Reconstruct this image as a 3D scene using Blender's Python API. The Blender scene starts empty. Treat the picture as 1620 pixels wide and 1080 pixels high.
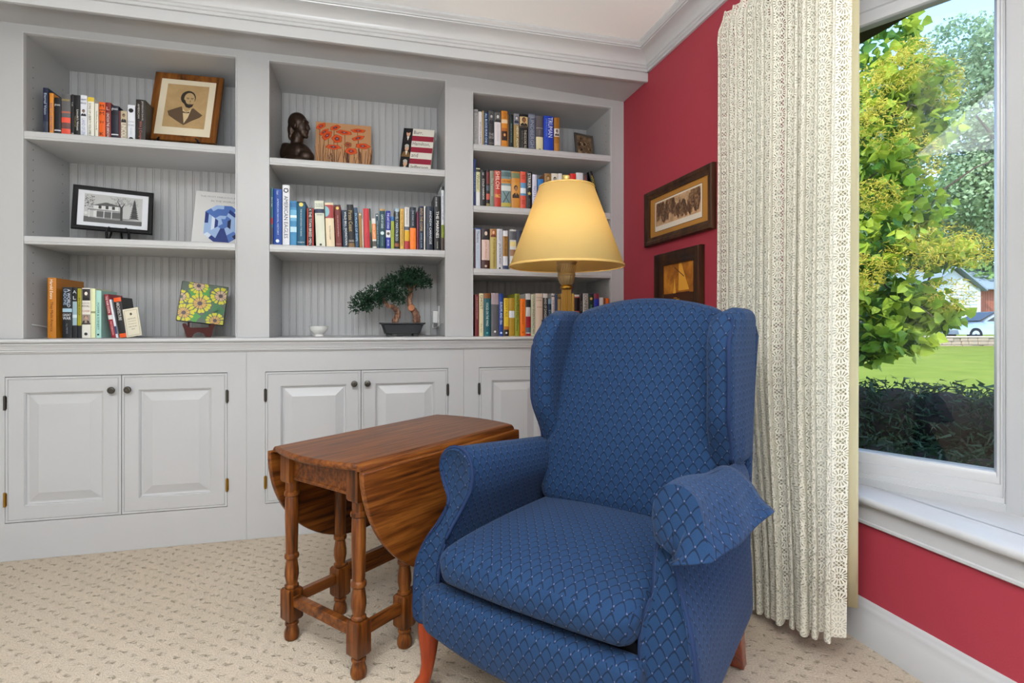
import bpy, bmesh, math, random
from mathutils import Vector, Matrix, Euler
R = math.radians
S = bpy.context.scene
C = S.collection
rng = random.Random(7)

# ------------------------------------------------------------------ camera, world, sun, lamp bulb, added fill, exposure
cam = bpy.data.objects.new('camera', bpy.data.cameras.new('camera')); C.objects.link(cam)
cam.location = (0, 0, 1.0)
cam.rotation_euler = (R(90), 0, R(-14.549))
cam.data.sensor_width = 36.0
cam.data.lens = 36.0 * 848.55 / 1620.0
cam.data.shift_y = -(540 - 514.7) / 1620.0
cam.data.clip_start = 0.05; cam.data.clip_end = 300
S.camera = cam

W = bpy.data.worlds.new('sky'); S.world = W; W.use_nodes = True
wn = W.node_tree.nodes; wl = W.node_tree.links
sky = wn.new('ShaderNodeTexSky'); sky.sky_type = 'NISHITA'; sky.sun_disc = False
sky.sun_elevation = R(50); sky.sun_rotation = R(210); sky.air_density = 1.0; sky.dust_density = 0.8; sky.ozone_density = 4.0
wn['Background'].inputs['Strength'].default_value = 1.15
wl.new(sky.outputs[0], wn['Background'].inputs[0])

def lamp(name, kind, loc, energy, color=(1, 1, 1), rot=(0, 0, 0), **kw):
    l = bpy.data.lights.new(name, kind); l.energy = energy; l.color = color
    for k, v in kw.items(): setattr(l, k, v)
    o = bpy.data.objects.new(name, l); C.objects.link(o); o.location = loc; o.rotation_euler = rot
    return o
def aim(o, target):
    o.rotation_euler = (Vector(target) - o.location).to_track_quat('-Z', 'Y').to_euler()

sun = lamp('sun', 'SUN', (0, 0, 20), 9.5, (1, .95, .86), angle=R(0.6)); aim(sun, (0 + .66, 0 + .24, 20 - .66))
f1 = lamp('ceiling_fill', 'AREA', (-.55, -.3, 2.33), 112, (.91, .955, 1), shape='RECTANGLE', size=1.6, size_y=1.6)  # unseen fill lamp added overhead to lift the whole room
f2 = lamp('rear_fill', 'AREA', (-.2, -2.2, 1.5), 2, (.90, .95, 1), shape='RECTANGLE', size=2.4, size_y=1.7); aim(f2, (.2, 2.7, 1.0))  # added fill from behind the camera; no window is built there
f3 = lamp('left_fill', 'AREA', (-2.4, .6, 1.4), 3, (.90, .95, 1), shape='RECTANGLE', size=1.8, size_y=1.6); aim(f3, (1, 1.6, .9))  # weak side fill added in front of the solid left wall
f4 = lamp('bounce_fill', 'AREA', (-.30, -.40, 1.35), 225, (.91, .955, 1), shape='RECTANGLE', size=1.0, size_y=.8); aim(f4, (-.3, -.40, 2.4))  # added upward lamp imitating flash bounced off the ceiling
f5 = lamp('bay_daylight_fill', 'AREA', (1.98, .05, 1.3), 15, (.93, .97, 1), shape='RECTANGLE', size=1.6, size_y=1.5); aim(f5, (0, .05, 1.0))  # lamp added outside the centre window to brighten sill and curtain
lamp('floor_lamp_bulb_light', 'POINT', (.769, 2.074, 1.40), 46, (1, .86, .66), shadow_soft_size=.03)
S.view_settings.view_transform = 'Standard'; S.view_settings.look = 'None'
S.view_settings.gamma = 1.0; S.view_settings.exposure = -0.68; S.view_settings.use_curve_mapping = False
S.cycles.max_bounces = 10; S.cycles.transparent_max_bounces = 24; S.cycles.caustics_reflective = False; S.cycles.caustics_refractive = False
S.cycles.use_denoising = True

# ------------------------------------------------------------------ materials
def lin(h):
    h = h.lstrip('#')
    def c(v): return v / 12.92 if v <= .04045 else ((v + .055) / 1.055) ** 2.4
    return tuple(c(int(h[i:i + 2], 16) / 255) for i in (0, 2, 4)) + (1,)
MATS = {}
def mat(name, color='ffffff', rough=.5, metal=0, spec=.5, **kw):
    if name in MATS: return MATS[name]
    m = bpy.data.materials.new(name); m.use_nodes = True
    b = m.node_tree.nodes['Principled BSDF']
    b.inputs['Base Color'].default_value = lin(color) if isinstance(color, str) else color
    b.inputs['Roughness'].default_value = rough; b.inputs['Metallic'].default_value = metal
    b.inputs['Specular IOR Level'].default_value = spec
    for k, v in kw.items(): b.inputs[k].default_value = v
    MATS[name] = m
    return m
def paint(h, rough=.42): return mat('print_' + h, h, rough, spec=.35)
class NT:
    """short-hand for node trees"""
    def __init__(s, m): s.m = m; s.t = m.node_tree; s.b = s.t.nodes.get('Principled BSDF')
    def n(s, kind, **kw):
        o = s.t.nodes.new(kind)
        for k, v in kw.items(): setattr(o, k, v)
        return o
    def put(s, sock, v):
        if hasattr(v, 'is_output'): s.t.links.new(v, sock)
        else: sock.default_value = v
    def m_(s, op, a, b=None, c=None):
        o = s.n('ShaderNodeMath', operation=op)
        for i, v in enumerate((a, b, c)):
            if v is not None: s.put(o.inputs[i], v)
        return o.outputs[0]
    def mix(s, f, a, b, kind='MIX'):
        o = s.n('ShaderNodeMix', data_type='RGBA', blend_type=kind)
        s.put(o.inputs[0], f); s.put(o.inputs[6], a); s.put(o.inputs[7], b)
        return o.outputs[2]
    def ss(s, v, a, b, lo=0., hi=1.):
        o = s.n('ShaderNodeMapRange', interpolation_type='SMOOTHSTEP')
        s.put(o.inputs[0], v)
        for i, q in zip((1, 2, 3, 4), (a, b, lo, hi)): o.inputs[i].default_value = q
        return o.outputs[0]
    def noise(s, vec, scale, detail=3., rough=.5, dim='3D'):
        o = s.n('ShaderNodeTexNoise', noise_dimensions=dim)
        if vec is not None: s.put(o.inputs['Vector'], vec)
        o.inputs['Scale'].default_value = scale; o.inputs['Detail'].default_value = detail; o.inputs['Roughness'].default_value = rough
        return o.outputs[0]
    def bump(s, h, strength, dist=.01):
        o = s.n('ShaderNodeBump'); s.put(o.inputs['Height'], h)
        o.inputs['Strength'].default_value = strength; o.inputs['Distance'].default_value = dist
        s.t.links.new(o.outputs[0], s.b.inputs['Normal'])
    def coord(s, which='Object'): return s.n('ShaderNodeTexCoord').outputs[which]
    def mapped(s, vec, scale=(1, 1, 1), rot=(0, 0, 0)):
        o = s.n('ShaderNodeMapping'); s.put(o.inputs[0], vec); o.inputs['Scale'].default_value = scale; o.inputs['Rotation'].default_value = rot
        return o.outputs[0]
    def xyz(s, vec):
        o = s.n('ShaderNodeSeparateXYZ'); s.put(o.inputs[0], vec); return o.outputs
    def ramp(s, f, stops):
        o = s.n('ShaderNodeValToRGB'); s.put(o.inputs[0], f)
        el = o.color_ramp.elements
        while len(el) < len(stops): el.new(.5)
        for e, (p, c) in zip(el, stops): e.position = p; e.color = lin(c)
        return o.outputs[0]

WHITE = mat('white_paint', 'b2b2b3', .34, spec=.45)
TRIM = mat('white_trim_paint', 'bcbcbd', .3, spec=.45)
CEIL = mat('ceiling_paint', 'f3f3f2', .8)

def wall_paint(name, h):
    m = mat(name, h, .62, spec=.3); t = NT(m); co = t.coord()
    n = t.noise(co, 260., 3.); t.bump(n, .12, .002)
    return m
RED = wall_paint('red_wall_paint', 'a03744')
PLAIN = wall_paint('plain_wall_paint', 'd6d3cd')

def wood(name, dark, mid, light, axis=0, grain=26., rough=.33):
    m = mat(name, mid, rough, spec=.3); t = NT(m); co = t.coord()
    sc = [grain, grain, grain]; sc[axis] = grain * .055
    v = t.mapped(co, sc)
    sc = None
    a = t.noise(v, 1., 5., .62); sc2 = [5., 5., 5.]; sc2[axis] = .5
    b = t.noise(t.mapped(co, sc2), 1., 2., .5)
    ring = t.m_('FRACT', t.m_('MULTIPLY', b, 26.))
    ring = t.m_('ABSOLUTE', t.m_('SUBTRACT', ring, .5))
    f = t.m_('ADD', t.m_('MULTIPLY', a, .95), t.m_('MULTIPLY', ring, .14))
    t.put(t.b.inputs['Base Color'], t.ramp(f, ((.34, dark), (.5, mid), (.72, light))))
    t.bump(a, .12, .003)
    return m
OAKX = wood('oak_stain_lengthwise', '2e1607', '5f310f', '85501f', 0, 60.)
OAKZ = wood('oak_stain_upright', '2c1506', '5e300e', '85501e', 2, 60.)
CHERRY = wood('cherry_wood', '571b09', '7f2d10', '9c4118', 2, 14., .25)
WALNUT = wood('walnut_frame_wood', '1d100a', '3b2415', '53361f', 2, 30., .4)
MAHOG = wood('mahogany_frame_wood', '170c08', '331d10', '4a2b16', 2, 30., .35)
FRAMEOAK = wood('oak_frame_wood', '3a1f09', '6e4017', '8c5a24', 2, 30., .35)
REDWOOD = mat('red_brown_lacquer', '451008', .4, spec=.25)
BLACK = mat('black_satin', '0b0b0d', .5, spec=.2)
IRON = mat('dark_iron', '262528', .5, .5)
BRASS = mat('antique_brass', 'a57f3a', .3, 1.)
PEWTER = mat('dark_pewter', '55524d', .35, 1.)
CREAMP = mat('cream_paper', 'd9cdb4', .7)
PAGES = mat('page_paper', 'd8d2c2', .85)
BRONZE = mat('bronze_patina', '33241b', .33, .55)
PLASTIC = mat('white_plastic', 'dcdcda', .4)
CERAMIC = mat('white_ceramic', 'dcdbd6', .2)
DARKGAP = mat('painted_gap_shade', '0c0d10', .9)  # near-black standing in for shade in gaps and holes

def fabric():
    m = mat('blue_scale_upholstery', '2b466f', .85, spec=.15); t = NT(m)
    m.node_tree.nodes['Principled BSDF'].inputs['Sheen Weight'].default_value = .06
    m.node_tree.nodes['Principled BSDF'].inputs['Sheen Tint'].default_value = (.75, .8, 1, 1)
    uv = t.coord('UV'); x, y, _ = t.xyz(uv)
    U = t.m_('DIVIDE', x, .0285); V = t.m_('DIVIDE', y, .0195)
    def arch(u):
        p = t.m_('ABSOLUTE', t.m_('SUBTRACT', t.m_('FRACT', u), .5))       # 0 in the middle, .5 at the feet
        return t.m_('SUBTRACT', 1., t.m_('POWER', t.m_('MULTIPLY', p, 2.), 1.55))
    def dist(w):
        fr = t.m_('FRACT', t.m_('DIVIDE', w, 2.))
        return t.m_('MULTIPLY', t.m_('MINIMUM', fr, t.m_('SUBTRACT', 1., fr)), 2.)
    d1 = dist(t.m_('SUBTRACT', V, arch(t.m_('ADD', U, .5))))
    d2 = dist(t.m_('SUBTRACT', t.m_('SUBTRACT', V, 1.), arch(U)))
    d = t.m_('MINIMUM', d1, d2)
    line = t.ss(d, .05, .17, 1., 0.)
    def dots(u, v):
        a = t.m_('MULTIPLY', t.m_('SUBTRACT', t.m_('FRACT', u), .5), .0285)
        q = t.m_('MULTIPLY', t.m_('SUBTRACT', t.m_('FRACT', t.m_('DIVIDE', v, 2.)), .5), .039)
        r = t.m_('SQRT', t.m_('ADD', t.m_('MULTIPLY', a, a), t.m_('MULTIPLY', q, q)))
        return t.ss(r, .0012, .0024, 1., 0.)
    dt = t.m_('MAXIMUM', dots(t.m_('ADD', U, .5), t.m_('ADD', V, -.25)), dots(U, t.m_('ADD', V, .75)))
    n = t.noise(t.coord('Object'), 9., 2.)
    base = t.mix(n, lin('122743'), lin('19324f'))
    fine = t.noise(uv, 900., 2.)
    base = t.mix(t.ss(fine, .3, .7), base, t.mix(.5, base, lin('243f64')))
    c = t.mix(t.m_('MULTIPLY', line, .8), base, lin('0d1426'))
    c = t.mix(t.m_('MULTIPLY', dt, .5), c, lin('6a6d8c'))
    t.put(t.b.inputs['Base Color'], c)
    h = t.m_('ADD', t.m_('MULTIPLY', line, -1.), t.m_('MULTIPLY', fine, .35))
    t.bump(h, .25, .0012)
    return m
FABRIC = fabric()
PIPING = mat('blue_piping_cord', '1a2a4a', .8, spec=.2)

def carpet():
    m = mat('cream_patterned_carpet', 'd8cbb6', .95, spec=.1); t = NT(m); co = t.coord()
    r = t.mapped(co, (1, 1, 1), (0, 0, R(38))); x, y, _ = t.xyz(r)
    wob = t.noise(co, 30., 2.)
    w = t.m_('MULTIPLY', t.m_('SUBTRACT', wob, .5), .75)
    U = t.m_('ADD', t.m_('DIVIDE', x, .050), w); V = t.m_('ADD', t.m_('DIVIDE', y, .044), w)
    row = t.m_('FLOOR', V); U = t.m_('ADD', U, t.m_('MULTIPLY', t.m_('FLOORED_MODULO', row, 2.), .5))
    a = t.m_('ABSOLUTE', t.m_('SUBTRACT', t.m_('FRACT', U), .5)); b = t.m_('ABSOLUTE', t.m_('SUBTRACT', t.m_('FRACT', V), .5))
    mk = t.m_('MULTIPLY', t.ss(a, .16, .30, 1., 0.), t.ss(b, .07, .22, 1., 0.))
    tuft = t.noise(co, 190., 3., .7)
    mk = t.m_('MULTIPLY', mk, t.ss(t.noise(co, 95., 3., .7), .47, .55))
    big = t.noise(co, 2.2, 2.)
    base = t.mix(big, lin('d6c6b1'), lin('e2d4c2'))
    base = t.mix(t.ss(tuft, .3, .75), t.mix(.42, base, lin('9c8970')), base)
    t.put(t.b.inputs['Base Color'], t.mix(t.m_('MULTIPLY', mk, .52), base, lin('857560')))
    h = t.m_('SUBTRACT', t.m_('MULTIPLY', tuft, .8), t.m_('MULTIPLY', mk, .6))
    t.bump(h, .9, .012)
    return m
CARPET = carpet()

def lace():
    m = mat('white_lace', 'dad6c8', .9, spec=.1); t = NT(m); uv = t.coord('UV'); x, y, _ = t.xyz(uv)
    cw, ch = .080, .072
    def flower(ou, ov):
        u = t.m_('SUBTRACT', t.m_('FRACT', t.m_('ADD', t.m_('DIVIDE', x, cw), ou)), .5)
        v = t.m_('MULTIPLY', t.m_('SUBTRACT', t.m_('FRACT', t.m_('ADD', t.m_('DIVIDE', y, ch), ov)), .5), .86)
        r = t.m_('SQRT', t.m_('ADD', t.m_('MULTIPLY', u, u), t.m_('MULTIPLY', v, v)))
        an = t.m_('ARCTAN2', v, u)
        pet = t.m_('ABSOLUTE', t.m_('SINE', t.m_('MULTIPLY', an, 8.)))
        slit = t.m_('MULTIPLY', t.ss(pet, .45, .62, 1., 0.), t.m_('MULTIPLY', t.ss(r, .13, .16), t.ss(r, .27, .30, 1., 0.)))
        core = t.m_('MULTIPLY', t.ss(t.m_('ABSOLUTE', t.m_('SINE', t.m_('MULTIPLY', an, 3.))), .5, .7), t.m_('MULTIPLY', t.ss(r, .02, .04), t.ss(r, .085, .10, 1., 0.)))
        return r, t.m_('MAXIMUM', slit, core)
    r1, h1 = flower(0., 0.); r2, h2 = flower(.5, .5)
    rr = t.m_('MINIMUM', r1, r2)
    p = t.m_('ADD', t.m_('DIVIDE', x, .0115), t.m_('DIVIDE', y, .0115)); q = t.m_('SUBTRACT', t.m_('DIVIDE', x, .0115), t.m_('DIVIDE', y, .0115))
    g = t.m_('MULTIPLY', t.ss(t.m_('ABSOLUTE', t.m_('SUBTRACT', t.m_('FRACT', p), .5)), .33, .40, 1., 0.), t.ss(t.m_('ABSOLUTE', t.m_('SUBTRACT', t.m_('FRACT', q), .5)), .33, .40, 1., 0.))
    net = t.m_('MULTIPLY', g, t.ss(rr, .33, .35))
    hem = t.ss(y, .10, .115)
    hole = t.m_('MAXIMUM', t.m_('MAXIMUM', h1, h2), t.m_('MULTIPLY', net, .9))
    hole = t.m_('MULTIPLY', hole, t.m_('ADD', t.m_('MULTIPLY', hem, .55), .45))
    out = t.n('ShaderNodeMixShader'); tr = t.n('ShaderNodeBsdfTransparent'); tl = t.n('ShaderNodeBsdfTranslucent'); mx = t.n('ShaderNodeMixShader')
    tl.inputs[0].default_value = lin('e4ddc8')
    mx.inputs[0].default_value = .15
    t.t.links.new(t.b.outputs[0], mx.inputs[1]); t.t.links.new(tl.outputs[0], mx.inputs[2])
    t.put(out.inputs[0], hole); t.t.links.new(mx.outputs[0], out.inputs[1]); t.t.links.new(tr.outputs[0], out.inputs[2])
    t.t.links.new(out.outputs[0], t.t.nodes['Material Output'].inputs[0])
    return m
LACE = lace()

def translucent(name, col, back, w=.5, rough=.8):
    m = mat(name, col, rough, spec=.2); t = NT(m)
    tl = t.n('ShaderNodeBsdfTranslucent'); tl.inputs[0].default_value = lin(back)
    mx = t.n('ShaderNodeMixShader'); mx.inputs[0].default_value = w
    t.t.links.new(t.b.outputs[0], mx.inputs[1]); t.t.links.new(tl.outputs[0], mx.inputs[2])
    t.t.links.new(mx.outputs[0], t.t.nodes['Material Output'].inputs[0])
    return m
LINING = translucent('cream_curtain_lining', 'd8cfae', 'e6dcb4', .35)
SHADE = translucent('cream_lampshade_fabric', 'f4dfa0', 'ffe9a6', .62, .9)

def glass():
    m = mat('window_glass', 'ffffff', .02); t = NT(m)
    tr = t.n('ShaderNodeBsdfTransparent'); gl = t.n('ShaderNodeBsdfGlossy'); gl.inputs['Roughness'].default_value = .01
    fr = t.n('ShaderNodeFresnel'); fr.inputs[0].default_value = 1.45
    tr.inputs[0].default_value = (.97, .985, .98, 1)
    mx = t.n('ShaderNodeMixShader'); t.t.links.new(fr.outputs[0], mx.inputs[0]); t.t.links.new(tr.outputs[0], mx.inputs[1]); t.t.links.new(gl.outputs[0], mx.inputs[2])
    t.t.links.new(mx.outputs[0], t.t.nodes['Material Output'].inputs[0])
    return m
GLASS = glass()

def leafmat(name, a, b, back, w=.45, sc=3.):
    m = mat(name, a, .55, spec=.3); t = NT(m); n = t.noise(t.coord('Object'), sc, 3.)
    c = t.mix(t.ss(n, .35, .65), lin(a), lin(b)); t.put(t.b.inputs['Base Color'], c)
    tl = t.n('ShaderNodeBsdfTranslucent'); t.put(tl.inputs[0], t.mix(.5, c, lin(back)))
    mx = t.n('ShaderNodeMixShader'); mx.inputs[0].default_value = w
    t.t.links.new(t.b.outputs[0], mx.inputs[1]); t.t.links.new(tl.outputs[0], mx.inputs[2])
    t.t.links.new(mx.outputs[0], t.t.nodes['Material Output'].inputs[0])
    return m

# ------------------------------------------------------------------ mesh helpers
class M:
    def __init__(s): s.v = []; s.f = []; s.mi = []; s.uv = {}
    def add(s, vs, fs, mi=0):
        o = len(s.v); s.v += [tuple(p) for p in vs]
        for f in fs: s.f.append(tuple(i + o for i in f)); s.mi.append(mi)
        return s
    def box(s, x0, x1, y0, y1, z0, z1, mi=0):
        return s.add([(x, y, z) for x in (x0, x1) for y in (y0, y1) for z in (z0, z1)],
                     [(0, 1, 3, 2), (4, 6, 7, 5), (0, 4, 5, 1), (2, 3, 7, 6), (0, 2, 6, 4), (1, 5, 7, 3)], mi)
    def prism(s, poly, fn, a, b, mi=0):
        """poly 2-D points placed by fn(p, t) at t=a and t=b"""
        n = len(poly)
        vs = [fn(p, a) for p in poly] + [fn(p, b) for p in poly]
        fs = [(i, (i + 1) % n, n + (i + 1) % n, n + i) for i in range(n)] + [tuple(range(n - 1, -1, -1)), tuple(range(n, 2 * n))]
        return s.add(vs, fs, mi)
    def lathe(s, prof, c=(0, 0, 0), n=24, mi=0, sx=1, sy=1):
        vs = []; fs = []
        for r, z in prof:
            for k in range(n):
                a = 2 * math.pi * k / n; vs.append((c[0] + r * sx * math.cos(a), c[1] + r * sy * math.sin(a), c[2] + z))
        for j in range(len(prof) - 1):
            for k in range(n): fs.append((j * n + k, j * n + (k + 1) % n, (j + 1) * n + (k + 1) % n, (j + 1) * n + k))
        if prof[0][0] > 1e-5: fs.append(tuple(range(n - 1, -1, -1)))
        if prof[-1][0] > 1e-5: fs.append(tuple(range((len(prof) - 1) * n, len(prof) * n)))
        return s.add(vs, fs, mi)
    def loft(s, rings, closed=True, cap=True, mi=0):
        n = len(rings[0]); vs = [p for r in rings for p in r]; fs = []
        for j in range(len(rings) - 1):
            for k in range(n if closed else n - 1): fs.append((j * n + k, j * n + (k + 1) % n, (j + 1) * n + (k + 1) % n, (j + 1) * n + k))
        if cap and closed: fs += [tuple(range(n - 1, -1, -1)), tuple(range((len(rings) - 1) * n, len(rings) * n))]
        return s.add(vs, fs, mi)
    def tube(s, path, r, n=8, mi=0):
        P = [Vector(p) for p in path]; rr = r if isinstance(r, (list, tuple)) else [r] * len(P)
        rings = []; up = Vector((.123, .31, .94)).normalized()
        for i, p in enumerate(P):
            d = (P[min(i + 1, len(P) - 1)] - P[max(i - 1, 0)]).normalized()
            a = d.cross(up)
            if a.length < .05: a = d.cross(Vector((1, 0, 0)))
            a.normalize(); b = d.cross(a).normalized()
            rings.append([tuple(p + (a * math.cos(t) + b * math.sin(t)) * rr[i]) for t in [2 * math.pi * k / n for k in range(n)]])
        return s.loft(rings, True, True, mi)
    def grid(s, pts, mi=0):
        nu, nv = len(pts), len(pts[0])
        return s.add([p for r in pts for p in r], [(i * nv + j, (i + 1) * nv + j, (i + 1) * nv + j + 1, i * nv + j + 1) for i in range(nu - 1) for j in range(nv - 1)], mi)
    def poly(s, pts, mi=0): return s.add(pts, [tuple(range(len(pts)))], mi)
    def build(s, name, mats, parent=None, smooth=None, bevel=0, seg=2, fix=True, loc=None, rotz=0, merge=0, mods=()):
        me = bpy.data.meshes.new(name); me.from_pydata(s.v, [], s.f)
        mats = mats if isinstance(mats, (list, tuple)) else [mats]
        for m in mats: me.materials.append(m)
        me.polygons.foreach_set('material_index', s.mi)
        if fix or merge:
            bm = bmesh.new(); bm.from_mesh(me)
            if merge: bmesh.ops.remove_doubles(bm, verts=bm.verts, dist=merge)
            if fix: bmesh.ops.recalc_face_normals(bm, faces=bm.faces)
            bm.to_mesh(me); bm.free()
        if smooth is not None:
            me.shade_smooth(); me.set_sharp_from_angle(angle=R(smooth))
        me.update()
        o = bpy.data.objects.new(name, me); C.objects.link(o)
        if parent: o.parent = parent
        if loc: o.location = loc
        if rotz: o.rotation_euler.z = rotz
        if bevel:
            b = o.modifiers.new('bevel', 'BEVEL'); b.width = bevel; b.segments = seg; b.limit_method = 'ANGLE'; b.angle_limit = R(40)
            if smooth is None: me.shade_smooth(); me.set_sharp_from_angle(angle=R(50)); b.harden_normals = False
        return o
def tag(o, label=None, cat=None, group=None, kind=None):
    if label: o['label'] = label
    if cat: o['category'] = cat
    if group: o['group'] = group
    if kind: o['kind'] = kind
    return o
def empty(name, label, cat, loc=(0, 0, 0), rotz=0, group=None):
    o = bpy.data.objects.new(name, None); C.objects.link(o); o.location = loc; o.rotation_euler = (0, 0, rotz)
    o.empty_display_size = .05
    return tag(o, label, cat, group)
def struct(o): o['kind'] = 'structure'; return o
def lerp(a, b, t): return a + (b - a) * t
def sst(a, b, x):
    t = max(0, min(1, (x - a) / (b - a))); return t * t * (3 - 2 * t)
def text_pts(txt):
    """vertices and faces of a line of lettering, scaled to a unit height and starting at the origin"""
    cu = bpy.data.curves.new('t', 'FONT'); cu.body = txt; cu.resolution_u = 2
    o = bpy.data.objects.new('t', cu)
    me = o.to_mesh(); vs = [tuple(v.co) for v in me.vertices]; fs = [tuple(p.vertices) for p in me.polygons]
    o.to_mesh_clear(); bpy.data.objects.remove(o); bpy.data.curves.remove(cu)
    if not vs: return [], [], 1, 1
    x0 = min(v[0] for v in vs); x1 = max(v[0] for v in vs); y0 = min(v[1] for v in vs); y1 = max(v[1] for v in vs)
    return [((v[0] - x0), (v[1] - y0)) for v in vs], fs, x1 - x0, y1 - y0
def smooth_closed(pts, n=6):
    """Catmull-Rom through a closed list of 2-D points"""
    out = []; L = len(pts)
    for i in range(L):
        p0, p1, p2, p3 = (Vector(pts[(i + k) % L]) for k in (-1, 0, 1, 2))
        for k in range(n):
            t = k / n
            out.append(tuple(.5 * ((2 * p1) + (p2 - p0) * t + (2 * p0 - 5 * p1 + 4 * p2 - p3) * t * t + (3 * p1 - p0 - 3 * p2 + p3) * t ** 3)))
    return out
def smooth_open(pts, n=6):
    out = []; L = len(pts)
    for i in range(L - 1):
        p0, p1, p2, p3 = (Vector(pts[max(0, min(L - 1, i + k))]) for k in (-1, 0, 1, 2))
        for k in range(n):
            t = k / n
            out.append(tuple(.5 * ((2 * p1) + (p2 - p0) * t + (2 * p0 - 5 * p1 + 4 * p2 - p3) * t * t + (3 * p1 - p0 - 3 * p2 + p3) * t ** 3)))
    out.append(tuple(pts[-1])); return out
# ------------------------------------------------------------------ the room
Y0 = 2.738; XR = 1.355; XL = 1.51; HC = 2.38; CT = .9435
BAYS = [(-1.44, -.618), (-.472, .357), (.503, 1.276)]
struct(M().box(-2.7, 2.0, -2.5, 3.2, -.06, 0).build('floor', CARPET))
struct(M().box(-2.7, XR + .16, -2.5, 3.2, HC, HC + .12).build('ceiling', CEIL))
wr = M().box(XR, XL, 1.60, 3.2, 0, HC)
wr.box(XL, XL + .12, -2.5, 1.60, 0, .44)
wr.box(XR, XL, -2.5, 1.60, 2.13, HC)
struct(wr.build('wall_right', RED))
wb = M().box(-2.7, XR, 3.11, 3.2, 0, HC)
wb.box(-2.7, -1.625, Y0, 3.11, 0, HC)
struct(wb.build('wall_back', WHITE))
struct(M().box(-2.8, -2.7, -2.5, 3.2, 0, HC).build('wall_left', PLAIN))
struct(M().box(-2.8, 2.0, -2.6, -2.5, 0, HC).build('wall_front', PLAIN))

# crown moulding: (projection, drop from ceiling)
CROWN = [(0, .098), (.012, .098), (.012, .086), (.018, .083), (.018, .074), (.024, .07)]
CROWN += [(.024 + .062 * (1 - math.cos(t * math.pi / 2 / 6)), .070 - .040 * math.sin(t * math.pi / 2 / 6)) for t in range(1, 7)]
CROWN += [(.088, .026), (.095, .026), (.095, .018), (.102, .014), (.106, .010), (.106, .0005), (0, .0005)]
FY = 2.465
struct(M().prism(CROWN, lambda p, x: (x, FY - p[0], HC - p[1]), -2.69, XR - .001).build('trim_1', TRIM, smooth=40))
struct(M().prism(CROWN, lambda p, y: (XR - p[0], y, HC - p[1]), -2.49, FY - .001).build('trim_2', TRIM, smooth=40))
BASE = [(0, 0), (.018, 0), (.018, .085), (.0155, .089), (.0155, .093), (.013, .098), (.0135, .108), (.010, .118), (.006, .124), (.006, .132), (.003, .136), (0, .136)]
struct(M().prism(BASE, lambda p, y: (XL - p[0], y, p[1]), -2.49, 1.599).build('baseboard_right', TRIM, smooth=40))
struct(M().prism(BASE, lambda p, y: (XR - p[0], y, p[1]), 1.60, Y0 - .001).build('baseboard_back', TRIM, smooth=40))

# window seat board with apron
D27 = Vector((math.sin(R(27)), -math.cos(R(27)), 0)); N27 = Vector((math.cos(R(27)), math.sin(R(27)), 0)); P27 = Vector((1.582, 1.445, 0))
def wpt(s, n, z): q = P27 + D27 * s + N27 * n; return (q.x, q.y, z)
nose = [(1.60, .467), (1.487, .467), (1.479, .4645), (1.475, .459), (1.475, .450), (1.479, .444), (1.487, .442), (1.60, .442)]
sl = M().prism(nose, lambda p, y: (p[0], y, p[1]), -1.0, 1.599)
q0 = wpt(-.19, .06, 0); q1 = wpt(.40, .06, 0)
sl.prism([(1.597, 1.599), (q1[0], q1[1]), (2.0, 1.0), (2.0, -1.0), (1.597, -1.0)], lambda p, z: (p[0], p[1], z), .442, .467)
struct(sl.build('sill', TRIM, smooth=40))
apr = [(XL, .374), (XL - .010, .374), (XL - .013, .377), (XL - .013, .384), (XL - .009, .387), (XL - .009, .437), (XL - .016, .4418), (XL, .4418)]
struct(M().prism(apr, lambda p, y: (p[0], y, p[1]), -1.0, 1.599).build('trim_3', TRIM, smooth=40))

# angled window
def nested(loops, place):
    """loops of (left, right, bottom, top, depth) joined into stepped rectangular mouldings"""
    m = M(); rings = []
    for l, r, b, t, n in loops: rings.append([place(l, n, b), place(r, n, b), place(r, n, t), place(l, n, t)])
    m.loft(rings, True, False); return m
s0, s1, z0, z1 = -.18, .36, .467, 2.138
st = [(0, 0, 0, 0), (0, .0, .025, -.006), (.004, .0, .025, .002), (.006, 0, .039, .002), (.008, 0, .04, .010), (.013, 0, .074, .010), (.016, 0, .076, .018), (.022, 0, .09, .018), (.025, 0, .105, .025), (.030, 0, .108, .034)]
loops = []
for a, _, b, n in st: loops.append((s0 + a, s1 - a, z0 + b, z1 - b * 1.15, n))
lo0 = [(s0 + .0, s1, z0, z1, .07)] 
fr = nested(lo0 + loops + [(s0 + .030, s1 - .030, z0 + .108, z1 - .124, .07)], lambda s, n, z: wpt(s, n, z))
w1 = struct(fr.build('window_1', TRIM, smooth=30))
M().poly([wpt(s0 + .02, .036, z0 + .1), wpt(s1 - .02, .036, z0 + .1), wpt(s1 - .02, .036, z1 - .11), wpt(s0 + .02, .036, z1 - .11)]).build('window_pane', GLASS, w1, fix=False)
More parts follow.
